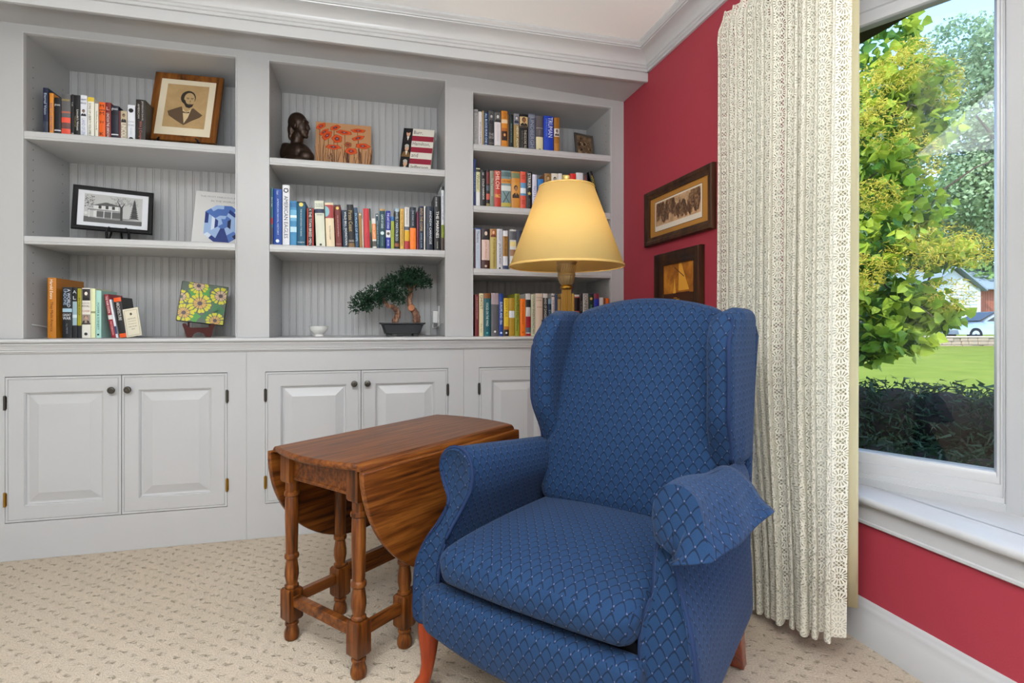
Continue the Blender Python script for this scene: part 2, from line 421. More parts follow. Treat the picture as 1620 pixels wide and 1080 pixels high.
# corner post and the wide centre window, then the closing wall
Q = Vector(wpt(.36, 0, 0)); D13 = Vector((math.sin(R(12)), -math.cos(R(12)), 0)); N13 = Vector((D13.y * -1, D13.x, 0))
def ppt(s, n, z): q = Q + D13 * s + N13 * n; return (q.x, q.y, z)
po = M()
po.add([ppt(s, n, z) for s in (0.0, .16) for n in (0, .10) for z in (.467, 2.138)], [(0, 1, 3, 2), (4, 6, 7, 5), (0, 4, 5, 1), (2, 3, 7, 6), (0, 2, 6, 4), (1, 5, 7, 3)])
struct(po.build('trim_4', WHITE))
Q2 = Vector(ppt(.16, 0, 0))
loops2 = [(Q2.y, -.9, .467, 2.138, .07)] + [(Q2.y - a * 2.2, -.9 + a * 2.2, .467 + b, 2.138 - b, n) for a, _, b, n in st] + [(Q2.y - .066, -.9 + .066, .575, 2.012, .07)]
w2 = struct(nested(loops2, lambda y, n, z: (Q2.x + n, y, z)).build('window_2', TRIM, smooth=30))
M().poly([(Q2.x + .036, y, z) for y, z in ((Q2.y - .05, .56), (-.85, .56), (-.85, 2.02), (Q2.y - .05, 2.02))]).build('window_pane', GLASS, w2, fix=False)
struct(M().box(XL, Q2.x + .1, -2.5, -.9, 0, HC).build('wall_bay', PLAIN))
bc = M().prism([(XR, 1.66), wpt(-.2, .08, 0)[:2], wpt(.38, .08, 0)[:2], (Q2.x + .08, .9), (Q2.x + .08, -.95), (XR, -.95)], lambda p, z: (p[0], p[1], z), 2.138, 2.17)
struct(bc.build('trim_5', TRIM))
bw = M().prism([(XL + .125, 1.62), wpt(-.19, .0, 0)[:2], wpt(.36, 0, 0)[:2], ppt(.16, 0, 0)[:2], (Q2.x, -.9), (XL + .125, -.9)], lambda p, z: (p[0] + .0, p[1], z), -.3, .442)
struct(bw.build('wall_bay_base', mat('foundation_brick', '5a4038', .9)))
struct(M().box(1.36, 2.0, -3.2, 3.6, 2.192, 2.30).build('roof_eave', mat('dark_soffit', '2b2927', .9)))
struct(M().box(-3.4, 1.5, -3.2, 3.8, 2.51, 2.56).build('sun_block_slab', mat('dark_soffit', '2b2927', .9)))  # unseen sheet added above the ceiling to block the sun

# ------------------------------------------------------------------ built-in bookcase
bk = empty('built_in_bookcase', 'white built-in bookcase with three open bays above the long counter', 'bookcase', (0, Y0, CT))
LY = 0.0
def L(m_): 
    m_.v = [(x, y - Y0, z - CT) for x, y, z in m_.v]; return m_
ff = M(); xs = [-1.62, -1.44, -.618, -.472, .357, .503, 1.276, XR - .001]
for a, b in ((0, 1), (2, 3), (4, 5), (6, 7)): ff.box(xs[a], xs[b], Y0, Y0 + .02, CT + .0005, 2.285)
for (a, b), zt in zip(BAYS, (2.247, 2.247, 2.204)): ff.box(a, b, Y0, Y0 + .02, zt, 2.285)
L(ff).build('face_frame', WHITE, bk)
for (a, b), zt in zip(BAYS, (2.247, 2.247, 2.204)):
    def pl(x, n, z): return (x, Y0 + n, z)
    bd = nested([(a - .006, b + .006, CT + .0005, zt + .006, -.0004), (a - .005, b + .005, CT + .0005, zt + .005, -.004), (a - .001, b + .001, CT + .0005, zt + .001, -.004), (a, b, CT + .0005, zt, -.001), (a + .0005, b - .0005, CT + .0005, zt - .0005, .016)], pl)
    L(bd).build('bead_trim', TRIM, bk, smooth=35)
    for x0, x1 in ((a - .018, a), (b, b + .018)):
        sp = M().box(x0, x1, Y0 + .02, 3.105, CT + .001, zt + .02)
        xi, sg = (x1, 1) if x0 < a else (x0, -1)
        for yy in (2.80, 3.03):              # rows of shelf-pin holes, drawn as flat discs of painted shade
            for k in range(26):
                zz = CT + .06 + k * .045
                if zz < zt - .05: sp.add([(xi + sg * .0006, yy + .0028 * math.cos(t), zz + .0028 * math.sin(t)) for t in [i * math.pi / 3 for i in range(6)]], [tuple(range(6))], 1)
        L(sp).build('side_panel', [WHITE, DARKGAP], bk)
    L(M().box(a, b, Y0 + .02, 3.105, zt, zt + .018)).build('top_panel', WHITE, bk)
    # beadboard back: boards with a V-groove and a small bead
    prof = []; x = a; k = 0
    while x < b - .0005:
        x2 = min(x + .036, b)
        prof += [(x + .0002, .004), (x + .0016, .0), (min(x + .0075, x2), 0), (min(x + .0082, x2), .0022), (min(x + .0090, x2), 0), (x2 - .0002, .0)]
        x = x2
    prof = [(min(p[0], b), p[1]) for p in prof]
    bb = M().grid([[(px, 3.09 + py, CT + .001), (px, 3.09 + py, zt)] for px, py in prof])
    bb.box(a, b, 3.097, 3.105, CT + .001, zt)
    L(bb).build('back_panel', WHITE, bk, smooth=25)
SHELF = [(0, 1.8325), (0, 1.384), (1, 1.795), (1, 1.384), (2, 1.942), (2, 1.623), (2, 1.297)]
for i, zt in SHELF:
    a, b = BAYS[i]
    nose = [(3.088, zt), (Y0 + .004, zt), (Y0 - .001, zt - .002), (Y0 - .003, zt - .005), (Y0 - .003, zt - .024), (Y0 - .001, zt - .026), (Y0 - .001, zt - .028), (Y0 - .0025, zt - .030), (Y0 - .001, zt - .035), (Y0 + .004, zt - .036), (3.088, zt - .036)]
    L(M().prism(nose, lambda p, x: (x, p[0], p[1]), a + .0012, b - .0012)).build('shelf', TRIM, bk, smooth=40)
so = M().add([(-2.69, Y0 + .02, 2.285), (.5, Y0 + .02, 2.285), (XR - .001, Y0 + .02, 2.246), (XR - .001, FY, 2.246), (.5, FY, 2.285), (-2.69, FY, 2.285),
              (-2.69, Y0 + .02, 2.33), (.5, Y0 + .02, 2.33), (XR - .001, Y0 + .02, 2.33), (XR - .001, FY, 2.33), (.5, FY, 2.33), (-2.69, FY, 2.33)],
             [(0, 1, 4, 5), (1, 2, 3, 4), (6, 11, 10, 7), (7, 10, 9, 8), (5, 4, 10, 11), (4, 3, 9, 10)])
L(so).build('soffit', WHITE, bk, fix=False)
L(M().box(-2.69, XR - .001, FY - .0005, FY + .018, 2.237, HC - .001)).build('fascia', TRIM, bk, bevel=.002)
# counter
ct = M().prism([(3.105, CT), (2.712, CT), (2.704, CT - .002), (2.7, CT - .008), (2.7, CT - .013), (2.704, CT - .018), (2.712, CT - .02), (3.105, CT - .02)], lambda p, x: (x, p[0], p[1]), -1.622, XR - .001)
cto = ct.build('countertop', TRIM, smooth=40)
tag(cto, 'long white counter board with rounded edge running below the open shelves', 'countertop')
z = CT - .0205
mo = M().prism([(Y0 - .0005, z), (2.712, z), (2.712, z - .006), (2.716, z - .010), (2.718, z - .018), (2.722, z - .024), (2.722, z - .028), (2.726, z - .030), (2.726, z - .036), (2.731, z - .040), (2.733, z - .044), (Y0 - .0005, z - .045)], lambda p, x: (x, p[0], p[1]), -1.622, XR - .001)
mo.build('moulding', TRIM, cto, smooth=40)

# ------------------------------------------------------------------ base cabinets
def door(x0, x1, hinge_left, root, ox):
    za, zb = .1625, .7795; x0 += .0012; x1 -= .0012
    prof = [(0, .02), (0, .001), (.001, 0), (.0085, 0), (.0095, .003), (.0115, .003), (.0125, 0), (.066, 0), (.0675, .003), (.070, .003), (.073, .010), (.080, .012), (.116, .003), (.118, .0022)]
    rings = [[(x0 + a - ox, n, za + a), (x1 - a - ox, n, za + a), (x1 - a - ox, n, zb - a), (x0 + a - ox, n, zb - a)] for a, n in prof]
    m = M().loft(rings, True, True)
    d = m.build('door', WHITE, root, smooth=12)
    kx = (x1 - .030 if hinge_left else x0 + .030) - ox; kz = .716
    kn = M(); pr = [(.004, 0), (.004, -.012), (.007, -.016), (.0135, -.019), (.0155, -.023), (.0135, -.027), (.0095, -.028), (.009, -.0268), (.006, -.0268), (.0055, -.0285), (.002, -.029)]
    vs = []; n = 20
    rings = [[(kx + r * math.cos(t), y, kz + r * math.sin(t)) for t in [2 * math.pi * k / n for k in range(n)]] for r, y in [(r, y + 0) for r, y in pr]]
    kn.loft(rings, True, True).build('knob', PEWTER, d, smooth=40)
    hx = (x0 if hinge_left else x1) - ox
    for hz, hm in ((.672, PEWTER), (.262, BRASS)):
        h = M().lathe([(.0045, -.027), (.0045, .027)], (hx, -.0035, hz), 10)
        h.lathe([(.002, -.031), (.0052, -.030), (.0052, -.027), (.002, -.0265)], (hx, -.0035, hz), 10); h.lathe([(.002, .0265), (.0052, .027), (.0052, .030), (.002, .031)], (hx, -.0035, hz), 10)
        h.box(hx - .007, hx + .007, -.0012, .001, hz - .026, hz + .026)
        h.build('hinge', hm, d, smooth=40)
UN = [(-1.62, -.572, -1.5085, -1.079, -.652, 'leftmost white base cabinet with two raised panel doors, below the left bay'),
      (-.571, .4525, -.4905, -.056, .3725, 'middle white base cabinet with two raised panel doors, behind the drop-leaf table'),
      (.4535, XR - .001, .533, .915, 1.297, 'rightmost white base cabinet, its raised panel doors mostly hidden by the blue armchair')]
for x0, x1, a, mid, b, lab in UN:
    ox = (x0 + x1) / 2
    r = empty('base_cabinet', lab, 'cabinet', (ox, Y0, 0), group='white base cabinets under the counter')
    m = M()
    for q in ((x0, a, 0, CT - .0205), (b, x1, 0, CT - .0205), (a, b, 0, .16), (a, b, .782, CT - .0205)): m.box(q[0] - ox, q[1] - ox, 0, .02, q[2] + .0005, q[3])
    m.box(x0 - ox, x1 - ox, .33, .345, .001, CT - .022); m.box(x0 - ox, x0 + .016 - ox, .02, .33, .001, CT - .022); m.box(x1 - .016 - ox, x1 - ox, .02, .33, .001, CT - .022)
    m.build('body', WHITE, r)
    M().box(a - .01 - ox, b + .01 - ox, .022, .026, .15, .79).build('gap_shade_backing', DARKGAP, r)  # dark sheet painted as the shade seen through the door gaps
    door(a, mid, True, r, ox); door(mid, b, False, r, ox)
# ------------------------------------------------------------------ soft shapes
def boxuv(o, y0=0, zt=0):
    me = o.data; uv = me.uv_layers.new(name='UVMap') if not me.uv_layers else me.uv_layers[0]
    for p in me.polygons:
        n = p.normal; ax = max(range(3), key=lambda i: abs(n[i]) * (1.0, 1.05, 1.0)[i])
        for li in p.loop_indices:
            c = me.vertices[me.loops[li].vertex_index].co
            uv.data[li].uv = (c.x, c.y) if ax == 2 else (c.x, c.z - zt + y0) if ax == 1 else (c.y, c.z - zt + y0)
def pillow(x0, x1, y0, y1, z0, z1, r, n=14, fn=None):
    """rounded box, its surface divided finely; fn(x,y,z,px,py,pz) moves each point (p runs -1..1)"""
    c = Vector(((x0 + x1) / 2, (y0 + y1) / 2, (z0 + z1) / 2)); h = Vector(((x1 - x0) / 2, (y1 - y0) / 2, (z1 - z0) / 2))
    m = M()
    tt = [math.sin((i / n - .5) * math.pi) * .35 + (i / n * 2 - 1) * .65 for i in range(n + 1)]
    for ax in range(3):
        for sgn in (-1, 1):
            pts = []
            for a in tt:
                row = []
                for b in tt:
                    p = [0, 0, 0]; p[ax] = sgn; p[(ax + 1) % 3] = a; p[(ax + 2) % 3] = b
                    q = Vector([p[i] * h[i] for i in range(3)])
                    rr = [min(r, h[i] * .999) for i in range(3)]
                    inn = Vector([max(-h[i] + rr[i], min(h[i] - rr[i], q[i])) for i in range(3)])
                    d = q - inn
                    e = Vector([d[i] / rr[i] for i in range(3)])
                    if e.length > 1e-9: e.normalize()
                    w = c + inn + Vector([e[i] * rr[i] for i in range(3)])
                    pp = [(w[i] - c[i]) / h[i] for i in range(3)]
                    if fn: w = fn(w.x, w.y, w.z, *pp)
                    row.append(tuple(w))
                pts.append(row)
            m.grid(pts)
    return m
# ------------------------------------------------------------------ wingback armchair
TH = R(49.5)
ch = empty('wingback_armchair', 'blue wingback armchair with scale-patterned upholstery and reddish wooden cabriole legs', 'armchair', (.337, 1.174, 0), -TH)
SK = .06   # the back sits slightly to one side of the front
def sk(m):
    m.v = [(x + SK * max(0, y), y, z) for x, y, z in m.v]; return m
def cush(x, y, z, a, b, c):
    if c > 0: z += .028 * (1 - a * a) * (1 - b * b) * c - .016 * max(0, -b) ** 3 * c
    y -= .012 * (1 - a * a) * max(0, -b)
    return (x + (.008 * math.sin(z * 30) * a), y, z + .012 * (b + 1) * .5)
o = sk(pillow(-.281, .266, -.012, .56, .335, .440, .045, 22, cush)).build('seat_cushion', FABRIC, ch, smooth=180, merge=1e-5); boxuv(o, -.012, .44)
def fpan(x, y, z, a, b, c):
    if c < 0: z += -.042 * (1 - a * a) * (-c)
    return (x, y - .010 * (1 - a * a) * (1 - abs(c)), z)
o = pillow(-.315, .274, -.022, .05, .212, .322, .022, 18, fpan).build('front_panel', FABRIC, ch, smooth=180, merge=1e-5); boxuv(o, -.022, .32)
M().box(-.30, .265, .055, .60, .20, .333).build('seat_base', DARKGAP, ch)  # box coloured near-black to give the shade under the cushion
PROF = [(.300, .205), (.300, .30), (.297, .38), (.286, .45), (.262, .51), (.243, .560), (.240, .610), (.253, .650), (.285, .668), (.322, .662), (.349, .635), (.354, .600), (.338, .565), (.316, .535), (.314, .505), (.333, .46), (.362, .41), (.382, .35), (.388, .28), (.388, .205), (.345, .198)]
def arm(sgn):
    P_ = PROF if sgn < 0 else [(x - (.042 * (1 - sst(.36, .50, z)) - .034 * sst(.48, .58, z) if x < .31 else .014 * (1 - sst(.36, .5, z))), z) for x, z in PROF]
    pf = smooth_closed(P_, 4)
    cx = sum(p[0] for p in pf) / len(pf); cz = sum(p[1] for p in pf) / len(pf)
    def yf(z): return .028 + .065 * sst(.33, .60, z)
    def ring(t, shrink, off):
        out = []
        for x, z in pf:
            X = cx + (x - cx) * (1 - shrink); Z_ = cz + (z - cz) * (1 - shrink * .4)
            if sgn > 0: X -= .050 * t * max(0, (X - .30) / .09)
            Z_ -= .045 * t * sst(.45, .66, z)                         # the roll falls towards the back
            y = lerp(yf(z), .585 + .0 * z, t) + off
            out.append((sgn * X, y, Z_))
        return out
    rings = [ring(0, .22, .004), ring(0, .10, -.004), ring(0, .03, .001), ring(0, 0, .012)] + [ring(t / 10, 0, .012) for t in range(1, 10)] + [ring(1, 0, 0), ring(1, .1, .01)]
    m = M(); m.loft(rings, True, True); m = sk(m)
    o = m.build('arm', FABRIC, ch, smooth=60)
    # unrolled pattern: arc length around the roll, distance along the arm
    me = o.data; uv = me.uv_layers.new(name='UVMap'); n = len(pf)
    arc = [0]
    for i in range(n): arc.append(arc[-1] + (Vector(pf[(i + 1) % n]) - Vector(pf[i])).length)
    for p in me.polygons:
        ks = [me.loops[l].vertex_index % n for l in p.loop_indices]; wrap = max(ks) - min(ks) > n / 2
        front = abs(p.normal.y) > .75
        for l, k in zip(p.loop_indices, ks):
            v = me.vertices[me.loops[l].vertex_index]
            if front: uv.data[l].uv = (v.co.x, v.co.z)
            else:
                A = arc[k] + (arc[-1] if wrap and k < n / 2 else 0)
                uv.data[l].uv = (v.co.y, A if sgn < 0 and k < n * .45 else -A + 2)
    path = [(p[0] + SK * p[1], p[1] - .0, p[2]) for p in ring(0, .015, .004)]
    pm = M(); pm.tube(path[:int(len(path) * .985)], .0056, 6); pm.build('piping', PIPING, o, smooth=180)
    return o
arm(-1); arm(1)
def backfn(x, y, z, a, b, c):
    t = (c + 1) / 2
    wn = 1 - .10 * sst(.55, 1, t)
    x = x * wn
    z -= .05 * a * a * sst(.55, 1.0, t)
    y += .165 * t
    if b < 0: y -= .040 * (1 - a * a) * math.sin(math.pi * min(1, t * 1.05)) * (-b)
    return (x, y, z)
o = sk(pillow(-.285, .285, .425, .56, .43, 1.088, .06, 22, backfn)).build('back_cushion', FABRIC, ch, smooth=180, merge=1e-5); boxuv(o)
def wing(sgn):
    def fn(x, y, z, a, b, c):
        t = (c + 1) / 2
        f = max(0, -b)
        y += .035 * f * sst(.62, 1, t) ** 2 * 1.6 + .055 * f * (1 - sst(0, .35, t)) + .05 * t * (b + 1) * .5
        z -= .02 * f * sst(.8, 1, t)
        x += sgn * (-.018 * f + .01 * math.sin(t * 3.1) * f)
        return (x, y, z)
    x0, x1 = (.258, .326) if sgn > 0 else (-.305, -.232)
    o = sk(pillow(x0, x1, .425, .64, .615, 1.05, .034, 18, fn)).build('wing', FABRIC, ch, smooth=180, merge=1e-5); boxuv(o)
    pts = []
    for k in range(25):
        t = k / 24; q = fn((x1 if sgn > 0 else x0) * 1.0, .425 + .02, lerp(.635, 1.035, t), sgn, -.9, t * 2 - 1)
        pts.append((q[0] - sgn * .006 + SK * q[1], q[1] - .010, q[2]))
    M().tube(pts, .0055, 6).build('piping', PIPING, o, smooth=180)
wing(-1); wing(1)
def backp(x, y, z, a, b, c):
    t = (c + 1) / 2
    return (x, y + .10 * t * t, z - .04 * a * a * sst(.7, 1, t))
o = sk(pillow(-.350, .318, .585, .645, .20, 1.045, .028, 16, backp)).build('back_panel', FABRIC, ch, smooth=180, merge=1e-5); boxuv(o)
for s in (-1, 1):
    rings = []
    for z, r, cx, cy in ((.255, .034, .350, .075), (.225, .036, .352, .068), (.19, .034, .356, .062), (.15, .029, .357, .058), (.11, .023, .356, .056), (.075, .0185, .357, .054), (.045, .0175, .361, .050), (.026, .021, .368, .044), (.012, .026, .373, .040), (.003, .025, .374, .040), (0, .022, .374, .040)):
        rings.append([(s * (cx + r * math.cos(t)), cy + r * 1.0 * math.sin(t), z) for t in [2 * math.pi * k / 16 for k in range(16)]])
    M().loft(rings).build('front_leg', CHERRY, ch, smooth=60)
    rings = []
    for z, r, cx, cy in ((.24, .026, .300, .50), (.20, .026, .298, .515), (.12, .024, .292, .575), (.0, .020, .284, .660)):
        cx = cx if s > 0 else cx - .0
        rings.append([(s * (cx) + (.03 if s > 0 else .03) + dx * r, cy + dy * r, z) for dx, dy in ((-1, -1), (1, -1), (1, 1), (-1, 1))])
    M().loft(rings).build('rear_leg', CHERRY, ch, bevel=.003)

# loose cover over the right arm
def cover():
    arcp = [(.276, .552), (.270, .580), (.268, .618), (.276, .652), (.298, .672), (.330, .670), (.362, .646), (.382, .60), (.396, .57), (.402, .548)]
    pf = smooth_open(arcp, 4); n = len(pf); rr = random.Random(3)
    rows = []
    NR = 16
    for j in range(NR + 1):
        t = j / NR; row = []
        for i, (x, z) in enumerate(pf):
            s = i / (n - 1)
            X = x + .036 * t * sst(.45, 1, s) + .004 * math.sin(9 * t + 5 * s)
            Zz = z - .040 * t * sst(.50, .66, z) + .030 * t * sst(.6, 1, s) + .003 * math.sin(13 * s + 7 * t)
            y = lerp(.060, .43 - .10 * sst(.5, 1, s), t) - (.03 * sst(.6, 1, s) * (1 - t)) + (.012 * (1 - s) if t == 0 else 0)
            row.append((X + SK * y, y, Zz))
        rows.append(row)
    m = M()
    k0 = rows[0]; cx = sum(p[0] for p in k0) / n; cz = .535
    front = [[(cx + (p[0] - cx) * f + .003 * math.sin(i * .9) * (1 - f), p[1] - .010 * (1 - f * f) - .012 * (1 - f), cz + (p[2] - cz) * f) for i, p in enumerate(k0)] for f in (.02, .35, .7, .92)]
    m.grid(front + rows)
    o = m.build('armrest_cover', FABRIC, None, smooth=70)
    o.location = (.337, 1.174, 0); o.rotation_euler = (0, 0, -TH)
    boxuv(o)
    so_ = o.modifiers.new('thickness', 'SOLIDIFY'); so_.thickness = .004; so_.offset = 1
    return o
tag(cover(), 'loose blue fabric arm cover draped over the arm nearest the window', 'arm cover')

# ------------------------------------------------------------------ drop-leaf table
tb = empty('drop_leaf_table', 'oak drop-leaf side table with turned legs and both leaves hanging down, left of the armchair', 'table', (.11, 1.93, 0), R(40.5))
HT = .618
def endarc(v, hw, half, bul): return half + bul * (1 - (v / hw) ** 2)
hw, half = .198, .372
poly = [(endarc(v, hw, half, .036), v) for v in [(-hw + 2 * hw * k / 14) for k in range(15)]]
poly += [(-x, v) for x, v in reversed(poly)]
M().prism(poly, lambda p, z: (p[0], p[1], z), HT - .020, HT).build('tabletop', OAKX, tb, bevel=.008, seg=4)
for s in (-1, 1):
    # rounded rule joint along the long edge
    rj = [(0, 0)] + [(.020 * math.sin(t), -.020 + .020 * math.cos(t)) for t in [math.pi / 2 * k / 8 for k in range(9)]] + [(0, -.02)]
    pts = rj[1:-1] + [(0, -.020)]
    M().prism([(0, -.0015)] + [(p[0], p[1] - .0015) for p in pts[1:]], lambda p, x: (x, s * (hw - .004 + p[0]), HT + p[1]), -half + .003, half - .003).build('rule_joint', OAKX, tb, smooth=40)
    lf = [(-.378, 0), ] + [(-.378 * math.cos(t), -.372 * math.sin(t)) for t in [math.pi * k / 40 for k in range(1, 40)]] + [(.378, 0)]
    def lp(p, d, s=s):
        return (p[0], s * (hw + .016 + d + .020 * (-p[1] / .37)), HT - .019 + p[1])
    M().prism(lf, lp, 0.0, .018).build('drop_leaf', OAKX, tb, bevel=.004, seg=3)
LEG = [(.013, 0), (.021, .004), (.0235, .014), (.0225, .026), (.017, .042), (.0165, .046), (.021, .049), (.021, .054), (.0175, .057), (.020, .0615), (.0165, .065)]
def leg(u, v, top, upper):
    m = M(); m.lathe(LEG, (u, v, 0), 20)
    b = .0245
    ch_ = [(b - .004, .064), (b, .071), (b, .158), (b - .004, .165)]
    m.loft([[(u + sx * r, v + sy * r, z) for sx, sy in ((-1, -1), (1, -1), (1, 1), (-1, 1))] for r, z in ch_])
    pr = [(.0165, .164), (.0215, .168), (.0215, .174), (.0165, .178), (.018, .186), (.0218, .205), (.021, .225), (.0172, .250), (.0165, .256), (.0215, .260), (.0225, .266), (.0215, .272), (.0172, .276), (.0182, .282), (.0205, .40), (.0195, .452), (.0175, .456), (.0228, .460), (.0232, .466), (.0225, .471), (.0178, .475), (.0190, .480), (.0188, .500), (.0175, .505)]
    if not upper: pr = [p for p in pr if p[1] < .42] + [(.0195, .50), (.0175, top)]
    m.lathe(pr, (u, v, 0), 20)
    if upper: m.loft([[(u + sx * r, v + sy * r, z) for sx, sy in ((-1, -1), (1, -1), (1, 1), (-1, 1))] for r, z in ((.021, .503), (.0245, .510), (.0245, top))])
    m.build('leg', OAKZ, tb, smooth=35)
for u in (-.335, .335):
    for v in (-.163, .163): leg(u, v, HT - .0205, True)
for v, u in ((-.163, -.158), (.163, .158)): leg(u if v < 0 else -.150, v, HT - .0215, False)
for u in (-.335, .335):
    s = 1 if u > 0 else -1
    M().box(u - .009, u + .009, -.138, .138, HT - .100, HT - .0205).build('apron', OAKX, tb, bevel=.002)
    M().box(u + s * .008, u + s * .013, -.138, .138, HT - .104, HT - .092).build('apron_bead', OAKX, tb, bevel=.003)
    M().box(u - .012, u + .012, -.139, .139, .112, .145).build('stretcher', OAKX, tb, bevel=.003)
for v in (-.163, .163):
    s = 1 if v > 0 else -1
    M().box(-.310, .310, v - s * .012 - .009, v - s * .012 + .009, HT - .095, HT - .0205).build('apron', OAKX, tb, bevel=.002)
    ug = -.158 if v < 0 else -.150
    M().box(-.311, ug - .025, v - .012, v + .012, .112, .145).build('stretcher', OAKX, tb, bevel=.003)
    M().box(ug + .025, .311, v - .012, v + .012, .105, .138).build('stretcher', OAKX, tb, bevel=.003)
    M().box(ug + .025, .12, v - .012, v + .012, .141, .170).build('gate_rail', OAKX, tb, bevel=.003)

# ------------------------------------------------------------------ floor lamp
lx, ly = .769, 2.074
lp_ = empty('floor_lamp', 'lit brass floor lamp with a cream cone shade, standing behind the armchair', 'lamp', (lx, ly, 0))
bs = M(); bs.lathe([(.13, 0), (.135, .006), (.133, .014), (.12, .022), (.085, .030), (.06, .040), (.045, .058), (.035, .075), (.028, .085), (.030, .092), (.022, .10)], n=40)
bs.build('base', BRASS, lp_, smooth=40)
pm = M(); n = 80
pm.loft([[(( .0185 + .0009 * (1 if (k % 4) < 2 else -1)) * math.cos(2 * math.pi * k / n), (.0185 + .0009 * (1 if (k % 4) < 2 else -1)) * math.sin(2 * math.pi * k / n), z) for k in range(n)] for z in (.095, 1.152)])
pm.build('pole', mat('dark_gilt_pole', '8a642c', .32, .9), lp_, smooth=30)
cp = M(); cp.lathe([(.020, 1.146), (.0255, 1.150), (.0265, 1.157), (.0245, 1.162), (.0205, 1.165), (.0215, 1.169)], n=32)
cp.build('collar', BRASS, lp_, smooth=50)
cap = M(); cp_pr = [(.0215, 1.167), (.027, 1.174), (.0325, 1.187), (.0345, 1.199), (.0345, 1.204)]
n = 64
cap.loft([[((r + .0009 * (1 if k % 4 < 2 else -1)) * math.cos(2 * math.pi * k / n), (r + .0009 * (1 if k % 4 < 2 else -1)) * math.sin(2 * math.pi * k / n), z) for k in range(n)] for r, z in cp_pr])
cap.lathe([(.0345, 1.203), (.0365, 1.206), (.0365, 1.211), (.0345, 1.214), (.0352, 1.222), (.0385, 1.247), (.0395, 1.252), (.043, 1.256), (.043, 1.262), (.02, 1.264)], n=48)
for k in range(26):
    a = 2 * math.pi * k / 26; a2 = a + .20
    cap.tube([(.0365 * math.cos(a), .0365 * math.sin(a), 1.217), (.0378 * math.cos(a + .1), .0378 * math.sin(a + .1), 1.231), (.0385 * math.cos(a2), .0385 * math.sin(a2), 1.246)], .0014, 5)
cap.build('capital', mat('antique_ivory_gilt', '9c8560', .45, .45), lp_, smooth=40)
hp = M(); hp.tube([(.008, 0, 1.26), (.008, 0, 1.30)], .012, 10)
for s in (-1, 1): hp.tube([(s * .012, 0, 1.29), (s * .05, 0, 1.33), (s * .055, 0, 1.42), (s * .035, 0, 1.52), (0, 0, 1.555)], .002, 6)
hp.tube([(0, 0, 1.555), (0, 0, 1.572)], .004, 8)
for k in range(3):
    a = 2 * math.pi * k / 3 + .3; hp.tube([(0, 0, 1.560), (.1105 * math.cos(a), .1105 * math.sin(a), 1.560)], .0018, 6)
hp.build('harp', BRASS, lp_, smooth=50)
fin = M(); fin.lathe([(.004, 1.570), (.007, 1.574), (.0055, 1.580), (.008, 1.590), (.0115, 1.600), (.014, 1.606), (.012, 1.611), (.0, 1.613)], n=20)
fin.build('finial', mat('pale_gilt_finial', 'd9c07a', .35, .4), lp_, smooth=50)
bl = mat('lit_bulb_glass', 'fff0d0', .3); bl.node_tree.nodes['Principled BSDF'].inputs['Emission Color'].default_value = (1, .78, .45, 1); bl.node_tree.nodes['Principled BSDF'].inputs['Emission Strength'].default_value = 12
M().lathe([(.0, 1.445), (.014, 1.442), (.026, 1.428), (.029, 1.412), (.026, 1.395), (.016, 1.365), (.013, 1.335), (.013, 1.31), (0, 1.31)], n=20).build('bulb', bl, lp_, smooth=60).visible_shadow = True
sh = M(); n = 72
sh.lathe([(.233, 1.243), (.112, 1.566)], n=n)
sh.f = [f for f in sh.f if len(f) == 4]; sh.mi = [0] * len(sh.f)
so2 = sh.build('shade', SHADE, lp_, smooth=60, fix=False); md = so2.modifiers.new('t', 'SOLIDIFY'); md.thickness = .0016
for r, z, h in ((.2338, 1.2435, .0045), (.1128, 1.5655, .0035)):
    rim = M().loft([[((r + dr) * math.cos(t), (r + dr) * math.sin(t), z + dz) for t in [2 * math.pi * k / n for k in range(n)]] for dr, dz in ((0.0008, -h), (.0022, -h * .5), (.0010, h), (-.0022, h), (-.0022, -h), (.0008, -h))], True, False)
    rim.build('shade_trim', mat('shade_binding', 'cfa860', .7), so2, smooth=40)

# ------------------------------------------------------------------ lace curtain
cu_ = empty('lace_curtain', 'full-length white lace curtain hanging in narrow pleats beside the window', 'curtain', (1.30, 1.48, .03))
NF = 12; NU = 460; NV = 60
def cpt(s, t):
    """s across, t from hem (0) to heading (1)"""
    ph = 2 * math.pi * NF * (s + .012 * math.sin(s * 17))
    wob = .9 * math.sin(ph * .37 + 1.3) * (1 - t) * .5
    amp = lerp(.034, .027, sst(.2, .9, t)) * (1 - .45 * sst(.95, 1, t)) * (1 + .25 * math.sin(s * 23 + 2))
    yl = lerp(1.66, 1.775, sst(0, .45, t)) - .022 * sst(.93, 1, t); yr = lerp(1.262, 1.232, t)
    y = lerp(yl, yr, s) + .013 * math.sin(2 * ph) * (1 - .4 * t) + .006 * wob
    x = 1.284 + amp * math.cos(ph) + .010 * wob + .012 * s
    x -= .010 * sst(.93, .965, t) * (1 - sst(.965, 1, t))
    zb = lerp(.030, .095, s ** 1.5) + .010 * math.cos(ph + .6)
    z = lerp(zb, 2.170, t)
    return (x, y, z)
pts = [[(lambda p: (p[0] - 1.30, p[1] - 1.48, p[2] - .03))(cpt(i / NU, j / NV)) for j in range(NV + 1)] for i in range(NU + 1)]
lc = M().grid(pts).build('lace_panel', LACE, cu_, smooth=180, fix=False)
uv = lc.data.uv_layers.new(name='UVMap'); arc = [0]
for i in range(NU): arc.append(arc[-1] + (Vector(cpt((i + 1) / NU, .5)) - Vector(cpt(i / NU, .5))).length)
for p in lc.data.polygons:
    for l in p.loop_indices:
        k = lc.data.loops[l].vertex_index; i, j = divmod(k, NV + 1); uv.data[l].uv = (arc[i], j / NV * 2.1)
